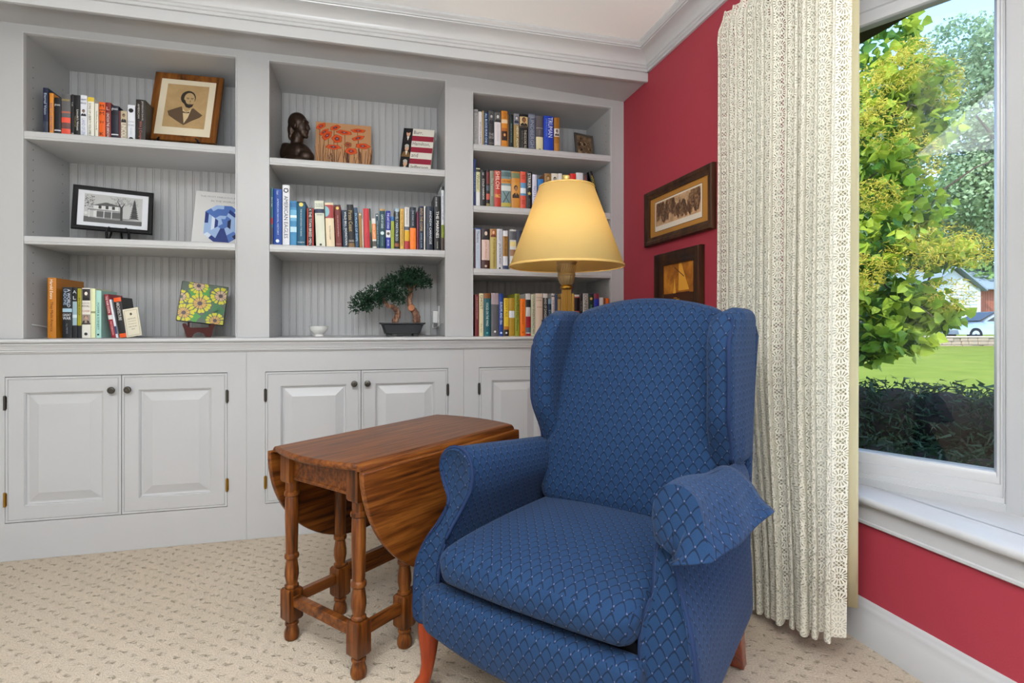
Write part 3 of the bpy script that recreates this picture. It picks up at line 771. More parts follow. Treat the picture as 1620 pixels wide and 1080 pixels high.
def lin_pt(s, t):
    y = lerp(1.52, 1.30, s) + .006 * math.sin(s * 14); x = lerp(1.345, 1.418, s ** 1.3) + .008 * math.sin(s * 19 + t)
    return (x - 1.30, y - 1.48, lerp(.145, 2.16, t) - .03)
ln = M().grid([[lin_pt(i / 40, j / 10) for j in range(11)] for i in range(41)]).build('lining', LINING, cu_, smooth=180)
md = ln.modifiers.new('t', 'SOLIDIFY'); md.thickness = .004
rod = M(); rod.tube([(.02, -.30, 2.125), (.02, .285, 2.125)], .009, 10); rod.tube([(.02, .28, 2.125), (.054, .28, 2.125)], .008, 8)
rod.build('rod', PLASTIC, cu_, smooth=50)

# ------------------------------------------------------------------ framed pictures on the red wall
def wall_frame(name, label, y0, y1, z0, z1, fw, fm, art, depth=.024):
    yc, zc = (y0 + y1) / 2, (z0 + z1) / 2; w, h = (y1 - y0) / 2, (z1 - z0) / 2
    r = empty(name, label, 'picture', (XR - .0006, yc, zc), 0, 'framed pictures on the red wall')
    pr = [(0, 0), (0, -depth * .7), (.004, -depth), (fw * .45, -depth), (fw * .8, -depth * .62), (fw, -depth * .55), (fw, -.006)]
    m = M().loft([[(n, -w + a, -h + a), (n, w - a, -h + a), (n, w - a, h - a), (n, -w + a, h - a)] for a, n in pr], True, False)
    m.build('frame', fm, r, smooth=30)
    M().box(-.006, -.002, -w + .01, w - .01, -h + .01, h - .01).build('backing', BLACK, r)
    art(r, w - fw, h - fw)
    return r
def rectx(m, x, y0, y1, z0, z1, mi=0): return m.poly([(x, y0, z0), (x, y1, z0), (x, y1, z1), (x, y0, z1)], mi)
def sepia(name, stops, sc, warp=.4):
    m = mat(name, '8a6a48', .5); t = NT(m); co = t.coord(); n = t.noise(co, sc, 6., .68)
    t.put(t.b.inputs['Base Color'], t.ramp(n, stops)); return m
def art1(r, w, h):
    mt = mat('gold_tan_mat_board', 'a9752e', .7)
    rectx(M(), -.0075, -w, w, -h, h).build('mat_board', mt, r, fix=False)
    a, b = w - .046, h - .024
    rectx(M(), -.0083, -a, a, -b, b).build('print_margin', mat('print_margin_paper', 'd8cdbd', .8), r, fix=False)
    rectx(M(), -.0086, -a - .002, a + .002, -b - .002, b + .002).build('mat_bevel', mat('dark_mat_bevel', '3a2414', .8), r, fix=False).location.x = .0006
    a -= .008; zb = -b + .024; zt = b - .007
    pic = M(); rectx(pic, -.0088, -a, a, zb, zt, 0)
    rg = random.Random(5)
    for k in range(60):      # engraved trees, figures and ground
        y = rg.uniform(-a + .01, a - .01); base = zb + rg.uniform(0, .04); hh = rg.uniform(.03, .12) * (1.2 if abs(y + .05) > .06 else .6)
        wd = rg.uniform(.008, .022)
        pts = [(y + wd * math.cos(t) * rg.uniform(.6, 1.1), min(zt - .002, base + hh * (.55 + .5 * math.sin(t)))) for t in [2 * math.pi * q / 10 for q in range(10)]]
        pts = [(max(-a, min(a, p[0])), max(zb, p[1])) for p in pts]
        pic.poly([(-.0089 - k * 2e-6, p[0], p[1]) for p in pts], 1 + k % 2)
    pic.build('print', [sepia('sepia_sky', ((.3, '8f6f4e'), (.6, 'c7a27c')), 30), sepia('sepia_ink', ((.35, '1d140e'), (.6, '6b4a32')), 90), sepia('sepia_ink_light', ((.35, '35251a'), (.65, '9a7450')), 90)], r, fix=False)
wall_frame('framed_print', 'wide dark-framed sepia landscape print in a tan mat, upper picture on the red wall', 1.905, 2.466, 1.395, 1.666, .040, WALNUT, art1)
def art2(r, w, h):
    pic = M(); rectx(pic, -.009, -w, w, -h, h, 0); hz = -h + .10 + .06
    rectx(pic, -.0092, -w, w, -h, hz, 1)
    # sails: seen from the room the wall runs right to left along +y
    pic.poly([(-.0094, p[0], p[1]) for p in ((.00, hz + .01), (-.085, hz + .012), (-.055, hz + .07), (-.005, hz + .175))], 2)
    pic.poly([(-.0094, p[0], p[1]) for p in ((.045, hz), (.020, hz), (.032, hz + .07))], 2)
    pic.poly([(-.0095, p[0], p[1]) for p in ((.025, hz + .002), (-.09, hz + .004), (-.075, hz - .010), (.01, hz - .012))], 1)
    pic.poly([(-.0095, p[0], p[1]) for p in ((.035, hz + .118), (-.045, hz + .07), (-.047, hz + .074), (.033, hz + .122))], 1)
    for k in range(5): pic.poly([(-.0096, p[0], p[1]) for p in ((.04 - .02 * k, hz - .02 - .007 * k), (.012 - .02 * k, hz - .02 - .007 * k), (.012 - .02 * k, hz - .023 - .007 * k), (.04 - .02 * k, hz - .023 - .007 * k))], 2)
    pic.build('print', [sepia('amber_sky', ((.3, '6b3a0c'), (.5, 'a15f14'), (.7, 'c98426')), 14), mat('amber_sea', '3a1a08', .4), mat('amber_sail', 'd99a34', .4)], r, fix=False)
wall_frame('framed_ship_picture', 'dark framed amber picture of a sailing boat, lower of two on the red wall', 1.985, 2.356, .93, 1.342, .058, MAHOG, art2, .03)
BOOKS = [
('upper left shelf',2.8,1.8325,[
 (-1.3935, 0.019, 0.212, 0, 0, 'navy book with pale lettering', '17203c', [('t', 'Eternal Vision', 0.35, 0.97, 'c9d3e6'), ('b', 0.03, 0.3, '39404f')]),
 (-1.3715, 0.015, 0.191, 0, 0, 'orange book with blue lettering', 'd98a2c', [('t', 'RISE TO GREATNESS', 0.08, 0.8, '5a5f9a')]),
 (-1.3485, 0.025, 0.173, 0, 0, 'black book with white script and band', '15151c', [('h', 'ghosts', 0.76, 0.88, 'e8e8e8'), ('b', 0.15, 0.18, 'd9d9e0')]),
 (-1.317, 0.034, 0.192, 0, 0, 'grey book with yellow title and red picture', '5d5c5e', [('h', 'LINCOLN', 0.83, 0.9, 'e6c22c'), ('b', 0.04, 0.46, 'e0533f'), ('b', 0.2, 0.34, '6b4a46'), ('b', 0.56, 0.6, 'b0614f')]),
 (-1.2925, 0.009, 0.194, 0, 0, 'thin black book with white flecks', '1c1b1e', [('t', 'Truth', 0.6, 0.95, 'd8d8d0'), ('b', 0.05, 0.12, '8f8b80')]),
 (-1.275, 0.024, 0.192, 0, 0, 'black book with white typewriter title', '17161a', [('t', "Lincoln's Virtues", 0.05, 0.78, 'ece7e0', 0.34, 0.14), ('t', 'WILLIAM LEE', 0.1, 0.66, 'a08a5a', 0.2, -0.25)]),
 (-1.2495, 0.025, 0.194, 0, 0, 'white book with small dark portrait', 'dfe1e8', [('h2', 'ABRAM|BRUCE', 0.78, 0.95, '3a3f6a'), ('p', 0.52, 0.7, 'dfe1e8', '8d6f5e', '20202c'), ('t', 'LAND OF LINC', 0.04, 0.46, '8a93b8')]),
 (-1.2225, 0.025, 0.188, 0, 0, 'white book with yellow top and edge', 'e9e6da', [('b', 0.9, 1, 'd8bb3c'), ('t', 'SONS OF LIBERTY VOLUME II', 0.06, 0.86, '3b3a36', 0.35, -0.1)]),
 (-1.2005, 0.013, 0.163, 0, 0, 'thin cream book with dark title', 'e6e2d2', [('t', 'The Words We Live By', 0.1, 0.95, '26241f')]),
 (-1.179, 0.024, 0.171, 0, 0, 'orange book with black marks', 'e2601b', [('h', 'M', 0.86, 0.95, '1d1510'), ('h', 'M', 0.66, 0.76, '1d1510'), ('h', 'H', 0.44, 0.52, '1d1510'), ('h', 'K', 0.12, 0.22, '1d1510'), ('b', 0.78, 0.8, '3a2012')]),
 (-1.1555, 0.021, 0.172, 0, 0, 'dark red book with white title', '7a241f', [('t', 'LINCOLN THE UNKNOWN', 0.04, 0.72, 'ece4dd', 0.55), ('h', 'L', 0.8, 0.9, 'd8b9b0')]),
 (-1.129, 0.028, 0.16, 0, 0, 'black book with navy spine and white band', '1b1d2d', [('h', 'ghosts', 0.86, 0.96, 'eeeeee'), ('b', 0.17, 0.2, 'dcdce2'), ('b', 0.74, 0.82, '121218')]),
 (-1.1105, 0.007, 0.139, 0, 0, 'thin maroon book', '5c2a31', []),
 (-1.0935, 0.025, 0.141, 0, 0, 'tan book with small portrait', 'a99c85', [('p', 0.62, 0.97, 'b9a98c', '8a705c', '22242c'), ('t', 'LINCOLN', 0.03, 0.6, 'f4efe4', 0.7)]),
 (-1.0645, 0.029, 0.17, 0, 0, 'white book with black medallions', 'dcdfe6', [('h2', 'LOYOLA|DE NIKE', 0.42, 0.6, '8a919c'), ('m', 0.78, 0.92, '121316'), ('m', 0.02, 0.14, '121316'), ('t', 'the story', 0.2, 0.38, 'aeb6c4')]),
 (-1.027, 0.038, 0.198, 0, 0, 'dark brown book with red script', '2a2422', [('t', 'JEFFERSON DAVIS,', 0.5, 0.97, 'bdb5a9', 0.22, 0.2), ('t', 'AMERICAN', 0.55, 0.9, 'c9c0b4', 0.2, -0.18), ('t', 'Wm J Cooper', 0.04, 0.5, 'b7685a', 0.35, 0.0)]),
]),
('left counter',2.81,0.9435,[
 (-1.375, 0.032, 0.267, 0, 0.235, 'large ochre book, tallest of the row', 'b6721c', [('t', 'Harold Evans', 0.64, 0.97, 'f6f0e4', 0.36), ('t', 'They Made America', 0.1, 0.6, '3a1f10', 0.4)]),
 (-1.317, 0.036, 0.227, 0, 0, 'black book with pale blue title', '15171d', [('t', 'A WORLD', 0.6, 0.96, 'c9d6e6', 0.34, 0.2), ('t', 'UNDONE', 0.64, 0.96, '9fb4cf', 0.34, -0.18), ('b', 0.51, 0.58, '9dbccb'), ('h2', 'GREAT|WAR', 0.36, 0.49, 'dfe3e6'), ('t', 'G.J. MEYER', 0.04, 0.32, '79808a', 0.2)]),
 (-1.2885, 0.017, 0.226, 0, 0, 'black book with blue grey band', '14161c', [('h', 'A', 0.88, 0.95, 'cfd3da'), ('h', 'L', 0.76, 0.84, 'cfd3da'), ('b', 0.25, 0.72, '8fa7b2'), ('b', 0.4, 0.46, 'c5d4d8')]),
 (-1.2705, 0.015, 0.222, 0, 0, 'black book with olive upper half', '16181f', [('b', 0.25, 1, '97901c'), ('t', 'IN THE EDGE', 0.3, 0.95, '3f3a0d')]),
 (-1.2445, 0.033, 0.224, 0, 0, 'cream book with black and white portraits', 'd9d5cb', [('p', 0.75, 0.98, '2a2326', 'e6dcd3', '1b181a'), ('h', 'BLOOD WAR', 0.68, 0.72, '4a4440'), ('h', 'RIVAL', 0.62, 0.66, '4a4440'), ('h', 'CLASSES', 0.52, 0.56, 'b0563e'), ('p', 0.3, 0.47, '8f7f74', 'c79d86', '2b2322'), ('b', 0.27, 0.3, '3b332f'), ('m', 0.05, 0.11, '2c2a2a')]),
 (-1.2185, 0.017, 0.222, 0, 0, 'pale green book', 'd8dcb0', [('b', 0.5, 0.54, '8f9470')]),
 (-1.1975, 0.021, 0.214, 0, 0, 'mint green book with dark lettering', 'a5d0c4', [('t', 'POWER & SCENERY', 0.16, 0.74, '2f5b53', 0.4), ('m', 0.05, 0.09, '203a36')]),
 (-1.137, 0.016, 0.198, -9, 0, 'dark red book leaning right', '8a1d2b', [('t', 'THE WAR COSTA', 0.56, 0.96, 'efe3e0', 0.5), ('b', 0.42, 0.52, 'd7d3d0'), ('t', 'PATTERSON', 0.05, 0.38, 'e8b8b4', 0.4)]),
 (-1.1241, 0.0082, 0.175, -9, 0, 'thin white book leaning right', 'd9dbe2', [('b', 0.1, 0.3, '2c3a63')]),
 (-1.0995, 0.029, 0.182, -8, 0.12, 'black book with orange ends leaning right', '1d1a1c', [('b', 0.9, 1, 'e2571a'), ('b', 0, 0.1, 'e2571a'), ('t', 'ARCHITECTURE', 0.42, 0.88, 'd8d4d2', 0.42)]),
]),
('middle shelf',2.762,1.384,[
 (-0.4655, 0.009, 0.272, 0, 0, 'thin teal and red book', '3c6a76', [('t', 'Elvis in Vegas', 0.5, 0.98, 'e8f0ee', 0.7), ('b', 0.36, 0.47, 'a8343c'), ('b', 0.02, 0.3, '564a52')]),
 (-0.44, 0.038, 0.267, 0, 0, 'thick royal blue book', '1b4494', [('t', 'AMERICAN NAVAL HISTORY', 0.15, 0.84, 'a9bfe8', 0.2, 0.05), ('t', 'Cassel', 0.9, 0.97, 'c3d2ee', 0.2), ('m', 0.04, 0.1, 'dfe8f4')]),
 (-0.4025, 0.031, 0.288, 0, 0, 'tall white book with star roundel', 'dfe0e6', [('t', 'AMERICAN EAGLES', 0.1, 0.82, '30364a', 0.55), ('star', 0.87, 0.95, '12161f')]),
 (-0.3695, 0.029, 0.214, 0, 0, 'sky blue book with clouds', '3f86b5', [('b', 0.55, 0.8, '6fb0d4'), ('b', 0.3, 0.42, 'bfe0ee'), ('b', 0.86, 0.97, '2a6a9c'), ('b', 0.62, 0.68, 'e4f2f6')]),
 (-0.3345, 0.037, 0.213, 0, 0, 'teal book with yellow seal', '11526f', [('t', 'THE RACE BETWEEN THE BEARS', 0.2, 0.83, 'b9d3d8', 0.16), ('d', 0.93, 'e2cf62'), ('h', 'McCARTHY', 0.06, 0.1, 'cfe0e2'), ('b', 0.97, 1, '16181c')]),
 (-0.293, 0.03, 0.185, 0, 0, 'black book with red edges', '171416', [('t', 'X THE TITAN BREED MEN', 0.02, 0.98, 'e6e0d8', 0.38), ('v', -0.5, -0.32, 'c2443c'), ('v', 0.32, 0.5, 'c2443c')]),
 (-0.2448, 0.042, 0.221, -2.2, 0, 'ivory book with blue label', 'dadcc9', [('b', 0.73, 0.82, '232e4c'), ('h2', 'THE GREATEST|COUNTER', 0.86, 0.95, '5f6e78'), ('h', 'SERIES', 0.68, 0.71, '6a7684'), ('m', 0.01, 0.06, '3a3a36')]),
 (-0.1994, 0.039, 0.214, -2.2, 0, 'cream book with red and teal roundel', 'e5d3b3', [('b', 0.65, 0.95, 'a33c3c'), ('arc', 0.65, 0.95, '7fb3bd'), ('t', 'THE WORLD OF GILBERT', 0.14, 0.48, '4c4a48', 0.16)]),
 (-0.161, 0.028, 0.206, -2.2, 0, 'maroon book with yellow seal', '6d2623', [('d', 0.92, 'd9c25a'), ('t', 'THE SHAPE OF BATTLEFIELDS', 0.18, 0.8, 'c9a49a', 0.16), ('b', 0.98, 1, '221414'), ('h', 'PACE', 0.05, 0.09, 'b98c84')]),
 (-0.1295, 0.024, 0.182, -2.2, 0, 'navy book with white capitals', '1d3147', [('t', 'WILD BILL DONOVAN', 0.04, 0.96, 'eef0f2', 0.4, 0.2), ('t', 'The Spymaster Who', 0.3, 0.92, '9fb2c4', 0.2, -0.25)]),
 (-0.1009, 0.03, 0.211, -2.2, 0, 'black book with gold script', '17151a', [('t', 'Pirate Coast', 0.36, 0.86, 'b09a62', 0.6), ('h', 'ZACKS', 0.13, 0.18, 'd3c8bd'), ('b', 0, 0.1, '7a5a36')]),
 (-0.0747, 0.017, 0.198, -2.2, 0, 'steel blue book with script', '2d4a66', [('t', 'IN PLACE OF SHIPS', 0.05, 0.95, 'a8cbe4', 0.55)]),
 (-0.056, 0.014, 0.173, -2, 0, 'brown paperback', '97713a', [('m', 0.92, 0.98, 'd8cfb8')]),
 (-0.0459, 0.0047, 0.144, -2, 0, 'thin pale book', 'd8d3cb', []),
 (-0.0261, 0.027, 0.196, -2, 0, 'red book', 'bf2b35', [('t', 'the dictionary', 0.04, 0.4, '7d1a22', 0.3)]),
 (-0.0077, 0.0082, 0.197, -2, 0, 'thin dark green book', '1c3226', [('b', 0.4, 0.7, '4b7a3c')]),
 (0.0091, 0.019, 0.149, -2, 0, 'white book with orange label', 'e2dfda', [('b', 0.3, 0.82, 'e08a4c'), ('t', 'VEGA SAMPS', 0.32, 0.8, 'f6e4d0', 0.4), ('b', 0.06, 0.24, '5a564e')]),
 (0.026, 0.012, 0.173, -2, 0, 'slim teal book', '173d4c', [('t', 'NEW MAN AND THE BEAR', 0.1, 0.8, '9fc0c4', 0.45), ('m', 0.92, 0.98, 'e8efef')]),
 (0.0459, 0.0262, 0.198, 0, 0, 'dark teal book with tan cap', '16404e', [('b', 0.955, 1, 'b59152'), ('t', 'GAME OF DEAD', 0.5, 0.86, 'd5e0de', 0.45), ('m', 0.34, 0.44, 'cfe0e0'), ('t', 'THE LATE SHOW', 0.06, 0.3, '8fb0b4', 0.2)]),
 (0.075, 0.022, 0.19, 0, 0, 'royal blue book with white panel', '1b2a94', [('t', 'THE LAST STAND', 0.52, 0.95, 'dfe2f4', 0.5), ('b', 0.3, 0.49, 'e6e6ea'), ('m', 0.34, 0.46, '4a3c36'), ('t', 'BOB', 0.05, 0.25, 'c9d0ee', 0.4)]),
 (0.096, 0.016, 0.163, 0, 0, 'lime green book with blue cap', '98a63a', [('b', 0.86, 1, '1f5d9c'), ('t', 'NEW START', 0.3, 0.7, '6d7a20', 0.3)]),
 (0.1175, 0.023, 0.206, 0, 0, 'black book with pale capitals', '1d1b1d', [('t', 'BRAVELY MARTIN BOSS', 0.18, 0.96, 'b9d0da', 0.55), ('b', 0.92, 1, '8fa4b0'), ('b', 0.06, 0.14, '8a4a2a')]),
 (0.1425, 0.019, 0.205, 0, 0, 'mustard yellow book', 'd1a64a', [('t', 'THE CALL OF THE WAGON WEST', 0.06, 0.95, '6a4a1a', 0.42)]),
 (0.167, 0.024, 0.213, 0, 0, 'white book with yellow and red base', 'd5d3cf', [('t', 'GREATER HISTORIANS', 0.58, 0.98, '8a8680', 0.62), ('b', 0.2, 0.45, 'd0a31c'), ('b', 0, 0.2, 'a82a30'), ('b', 0.46, 0.54, '4e566a')]),
 (0.197, 0.03, 0.215, 0, 0, 'black book with orange lower half', '1b2430', [('b', 0, 0.51, 'ee7a1e'), ('t', 'THE COLD WAR', 0.55, 0.92, 'c8d0d6', 0.2), ('b', 0.9, 0.93, '3c444e')]),
 (0.221, 0.01, 0.194, 0, 0, 'thin wine red book', '6a1f3c', []),
 (0.2395, 0.023, 0.223, 0, 0, 'navy book with gold capitals', '1d2740', [('t', 'INTO THE COPSE', 0.42, 0.95, 'cfa964', 0.5), ('t', 'DANIEL B. BAIR', 0.04, 0.38, '9fb4c8', 0.3)]),
 (0.256, 0.006, 0.224, 0, 0, 'thin white book', 'e6e2da', []),
 (0.2805, 0.035, 0.224, 0, 0, 'dark navy book with white capitals', '1b2538', [('t', 'ANDREW CARNEGIE', 0.12, 0.9, 'dfe3e8', 0.3, 0.15), ('t', 'DAVID NASAW', 0.3, 0.6, '62708a', 0.2, -0.25)]),
 (0.321, 0.032, 0.279, 0, 0, 'tall black book with bold white capitals', '15161a', [('t', 'THE MARINES', 0.22, 0.72, 'f4f4f2', 0.45), ('t', 'H.W. BRAND', 0.8, 0.97, 'cfcfcf', 0.25, -0.2), ('t', 'THE BENDERS', 0.03, 0.17, 'c9c4b4', 0.15)]),
 (0.348, 0.014, 0.331, 0, 0, 'tallest white book with green picture', 'cfd2d8', [('t', 'HISTORY OF THE LIFE', 0.42, 0.9, '7f8694', 0.5), ('b', 0.94, 1, '26282c'), ('b', 0.2, 0.4, '7d8a24'), ('b', 0, 0.2, '4a3a30')]),
]),
('top right shelf',2.8,1.942,[
 (0.529, 0.022, 0.202, 0, 0, 'mottled pale grey book', 'b5b4b2', [('t', 'Fortress of Islands', 0.2, 0.85, '77767a', 0.5), ('b', 0.9, 0.96, '8f8f92')]),
 (0.552, 0.02, 0.192, 0, 0, 'slim white book with red lettering', 'e6e2e0', [('t', 'BETWEEN A JUBILEES', 0.06, 0.76, '6f5a66', 0.45)]),
 (0.568, 0.008, 0.199, 0, 0, 'thin tan book', 'b49a66', []),
 (0.584, 0.022, 0.191, 0, 0, 'dark blue book with white lettering', '173a66', [('t', 'ALL BLOOD RUNS ONE IN', 0.03, 0.97, 'd9e6f2', 0.5)]),
 (0.612, 0.032, 0.204, 0, 0, 'charcoal book with grey portrait', '39383b', [('p', 0.64, 0.98, '58585a', 'b9b7b4', '2a2a2c'), ('h2', 'THE|SIEGE', 0.26, 0.42, 'a9a7a4'), ('h', 'A NOVEL', 0.12, 0.18, '8d8b88')]),
 (0.647, 0.036, 0.198, 0, 0, 'white labelled book with grey portrait', '4a4847', [('b', 0.1, 0.73, 'e2dcde'), ('p', 0.73, 0.98, '6a6868', 'd0cdca', '2b2a2b'), ('b', 0, 0.1, '6d6a40'), ('t', 'TEDDY CONDENSED', 0.2, 0.68, 'c8bcc2', 0.35)]),
 (0.6845, 0.033, 0.209, 0, 0, 'orange book with close-up face', 'd3852a', [('p', 0.24, 0.48, '3a2418', 'e0a264', '2a1a12'), ('b', 0.68, 0.78, 'e8c9a4'), ('t', 'HEMI', 0.8, 0.97, 'a9641c', 0.5), ('b', 0.48, 0.56, 'b5682a')]),
 (0.706, 0.006, 0.191, 0, 0, 'thin brown book', '7d5a36', []),
 (0.7225, 0.021, 0.194, 0, 0, 'black book with teal lettering', '1d2728', [('t', 'GRASS OF THE FARMER', 0.2, 0.75, '8fa6a2', 0.3)]),
 (0.751, 0.03, 0.201, 0, 0, 'khaki book with grey picture top', '9a814a', [('b', 0.7, 1, '83858c'), ('p', 0.74, 0.97, '83858c', 'd5d0cc', '2a3050'), ('t', 'HENRY ADAMS', 0.03, 0.66, 'efe9d8', 0.4, 0.18)]),
 (0.7925, 0.049, 0.202, 0, 0, 'black book with tan portrait', '141316', [('p', 0.68, 0.93, 'd2b583', '8a5a3c', '1c1a1c'), ('t', 'THEODORE REX', 0.03, 0.58, 'cfc7b8', 0.28, 0.15), ('t', 'EDMUND MORRIS', 0.05, 0.55, '7a746a', 0.18, -0.2), ('b', 0.63, 0.66, '4a4038')]),
 (0.839, 0.04, 0.209, 0, 0, 'mottled blue grey book', '5a6072', [('t', 'LINDBERGH', 0.1, 0.9, '9aa0b0', 0.5), ('b', 0.9, 0.97, '7e8494')]),
 (0.882, 0.04, 0.201, 0, 0, 'grey book with cream lower half', '5c5659', [('b', 0, 0.43, 'ded3a8'), ('m', 0.03, 0.11, '5a4a12'), ('b', 0.66, 0.68, '9a9496'), ('t', 'Adams', 0.46, 0.62, '8c8688', 0.3)]),
 (0.9335, 0.055, 0.206, 0, 0, 'thick royal blue book with white capitals', '1a3fb4', [('t', 'TRUMAN', 0.42, 0.96, 'e8eefa', 0.45, 0.17), ('t', 'DAVID McCULLOUGH', 0.44, 0.92, '7d9de0', 0.16, -0.22)]),
 (0.9815, 0.031, 0.202, 0, 0, 'brown book with white picture', 'a06a22', [('b', 0.48, 0.7, 'd8d2cc'), ('p', 0.5, 0.7, 'd8d2cc', '7a6a60', '4a4038'), ('b', 0.0, 0.3, 'b47a34')]),
]),
('second right shelf',2.77,1.623,[
 (0.5175, 0.011, 0.249, 0, 0, 'tall thin navy book', '20366f', [('t', 'CASCADES OF THE BAY', 0.1, 0.9, '8fa6d8', 0.5)]),
 (0.5345, 0.021, 0.202, 0, 0, 'white and yellow green book', 'd5d6a8', [('t', 'Webster', 0.4, 0.85, '4a4a3a', 0.6), ('b', 0, 0.38, 'dfe0e0'), ('b', 0.9, 0.97, '3a3a36')]),
 (0.5625, 0.029, 0.194, 0, 0, 'black book with white capitals', '1b1c20', [('t', 'COLD HARBOR', 0.18, 0.76, 'e4e2de', 0.35), ('h', 'E', 0.86, 0.94, 'c9c7c4')]),
 (0.588, 0.018, 0.197, 0, 0, 'slim black book with red patches', '231a1c', [('b', 0.62, 0.94, '6f2a2a'), ('b', 0.2, 0.36, 'c25a4a'), ('b', 0.44, 0.58, '4c5560'), ('b', 0.02, 0.1, '8a7a4a')]),
 (0.61, 0.022, 0.193, 0, 0, 'slim grey green book', '7c8272', [('t', 'The Twentieth', 0.3, 0.8, 'c8c8b4', 0.5)]),
 (0.6395, 0.035, 0.196, 0, 0, 'red book with white capitals', 'b5392f', [('t', 'SHILOH', 0.5, 0.98, 'f2dcc8', 0.6), ('h', '1862', 0.26, 0.4, 'e8cf6a')]),
 (0.686, 0.054, 0.199, 0, 0, 'blue grey patterned book with orange band', '6f878a', [('b', 0.66, 0.78, 'd08b36'), ('h', 'CIVIL WAR', 0.68, 0.76, '5c3410'), ('b', 0.46, 0.6, 'c9d0cc'), ('b', 0.04, 0.14, 'b5a54a'), ('b', 0.84, 0.96, '556a6a'), ('x', 0.14, 0.44, '3f5254')]),
 (0.739, 0.048, 0.198, 0, 0, 'ochre book with standing portrait', 'c07f2e', [('p', 0.28, 0.7, 'c58a3a', '8f6a4c', '33251e'), ('b', 0.82, 0.96, '6d7a5a')]),
 (0.7805, 0.031, 0.201, 0, 0, 'red and blue banded book', 'd4553f', [('b', 0.36, 0.7, '5d8fb5'), ('b', 0.42, 0.56, 'dfe6ea'), ('t', 'III', 0.74, 0.96, '8f241c', 0.6), ('t', 'III', 0.06, 0.3, '8f241c', 0.6)]),
 (0.814, 0.032, 0.202, 0, 0, 'black book with gold star', '1a1b1d', [('t', 'STRIKER', 0.56, 0.96, 'f0efec', 0.5), ('star2', 0.32, 0.52, 'c8b46a'), ('t', 'BRAVO TWO', 0.05, 0.28, '8d8b86', 0.2)]),
 (0.8445, 0.025, 0.19, 0, 0, 'lavender white book', 'cfcfe0', [('t', 'NOTEVEN', 0.1, 0.66, '7a7ab0', 0.55)]),
 (0.879, 0.032, 0.168, 0, 0, 'blue book', '2a72b4', [('t', 'C.L.', 0.55, 0.85, 'a9d4ec', 0.4)]),
 (0.9195, 0.037, 0.201, 0, 0, 'brown and red book', '8a5a34', [('b', 0.3, 0.7, 'a8402c'), ('p', 0.7, 0.98, '8a6a3a', 'c09a6a', '3a2a1c')]),
 (0.959, 0.038, 0.204, 0, 0, 'grey white book with dark portrait', 'cfcabc', [('p', 0.6, 0.98, 'd8d3c6', 'a8a096', '22201e')]),
 (0.991, 0.022, 0.206, 0, 0, 'slim white book', 'dcdbd6', [('m', 0.72, 0.84, '3a3634')]),
 (1.027, 0.038, 0.2, 0, 0, 'pale yellow book', 'd9c06a', []),
 (1.0655, 0.033, 0.211, 0, 0, 'bright red book', 'c92a26', [('m', 0.6, 0.7, '5a1212')]),
 (1.104, 0.04, 0.218, 0, 0, 'plain white book', 'd8d9de', [('t', 'LES', 0.5, 0.8, '7a7c90', 0.4)]),
 (1.138, 0.024, 0.216, 0, 0, 'dark grey book with red lettering', '4a4648', [('t', 'CHANGING', 0.5, 0.95, 'b03a3a', 0.5)]),
]),
('third right shelf',2.77,1.297,[
 (0.533, 0.038, 0.212, 0, 0, 'pale blue white book with maroon edges', 'c8d2e2', [('v', -0.5, -0.3, '4a1f26'), ('v', 0.38, 0.5, '3a1a20'), ('t', 'Theodore', 0.64, 0.93, '4a4f5c', 0.35), ('t', 'the seasons', 0.2, 0.58, 'a9b4c8', 0.3), ('b', 0.975, 1, '2a5a9c')]),
 (0.5755, 0.043, 0.21, 0, 0, 'dark brown book with pink label', '43201c', [('p', 0.74, 0.99, '2a2022', 'd8c4b4', '17171c'), ('b', 0.22, 0.73, 'd9bdb2'), ('t', 'John Adams', 0.26, 0.7, 'b0746c', 0.3), ('m', 0.04, 0.1, 'c9b8a8')]),
 (0.6165, 0.035, 0.212, 0, 0, 'khaki book with painted portrait', 'b3a05a', [('p', 0.8, 0.99, 'a86a3c', 'e0b48a', '6a2c1c'), ('t', 'A Great Improvisation', 0.04, 0.76, '5a4a20', 0.38, 0.1)]),
 (0.651, 0.03, 0.214, 0, 0, 'pale grey book with dark capitals', 'cdcdd4', [('t', 'JACKSONLAND', 0.12, 0.64, '3b4450', 0.5), ('m', 0.0, 0.05, '25262c'), ('t', 'INSKEEP', 0.7, 0.95, 'a2a4c0', 0.4)]),
 (0.682, 0.026, 0.206, 0, 0, 'white book with brown label', 'dcdce2', [('b', 0.34, 0.86, 'a0722c'), ('t', 'BURSTING BRAVE', 0.36, 0.84, '3b2a14', 0.5), ('b', 0, 0.1, '3a4462')]),
 (0.7245, 0.035, 0.214, 0, 0, 'light grey book with small pictures', 'c9c8c4', [('b', 0.74, 0.96, '55555c'), ('b', 0.58, 0.7, 'd9c784'), ('b', 0.34, 0.5, '8f6a4c')]),
 (0.765, 0.042, 0.211, 0, 0, 'thick dark navy book', '23283c', [('b', 0.6, 0.68, '4a3c2c')]),
]),
('right counter',2.752,0.9435,[
 (0.5255, 0.021, 0.218, 0, 0, 'dark red book', '6a1f24', [('t', 'THE AMERICAN MADAM', 0.4, 0.95, 'c9a09a', 0.3)]),
 (0.5485, 0.023, 0.224, 0, 0, 'cream book with dark title', 'd6cba4', [('t', 'GHOST', 0.62, 0.96, '4a3a28', 0.6), ('t', 'the last', 0.08, 0.3, '8a7a58', 0.4)]),
 (0.5795, 0.035, 0.225, 0, 0, 'teal book with brown top', '15535c', [('b', 0.88, 1, '7a4a22'), ('t', 'VOICES ON THE WIND', 0.22, 0.78, 'd8e2dc', 0.35), ('m', 0.05, 0.1, '4aa0a4')]),
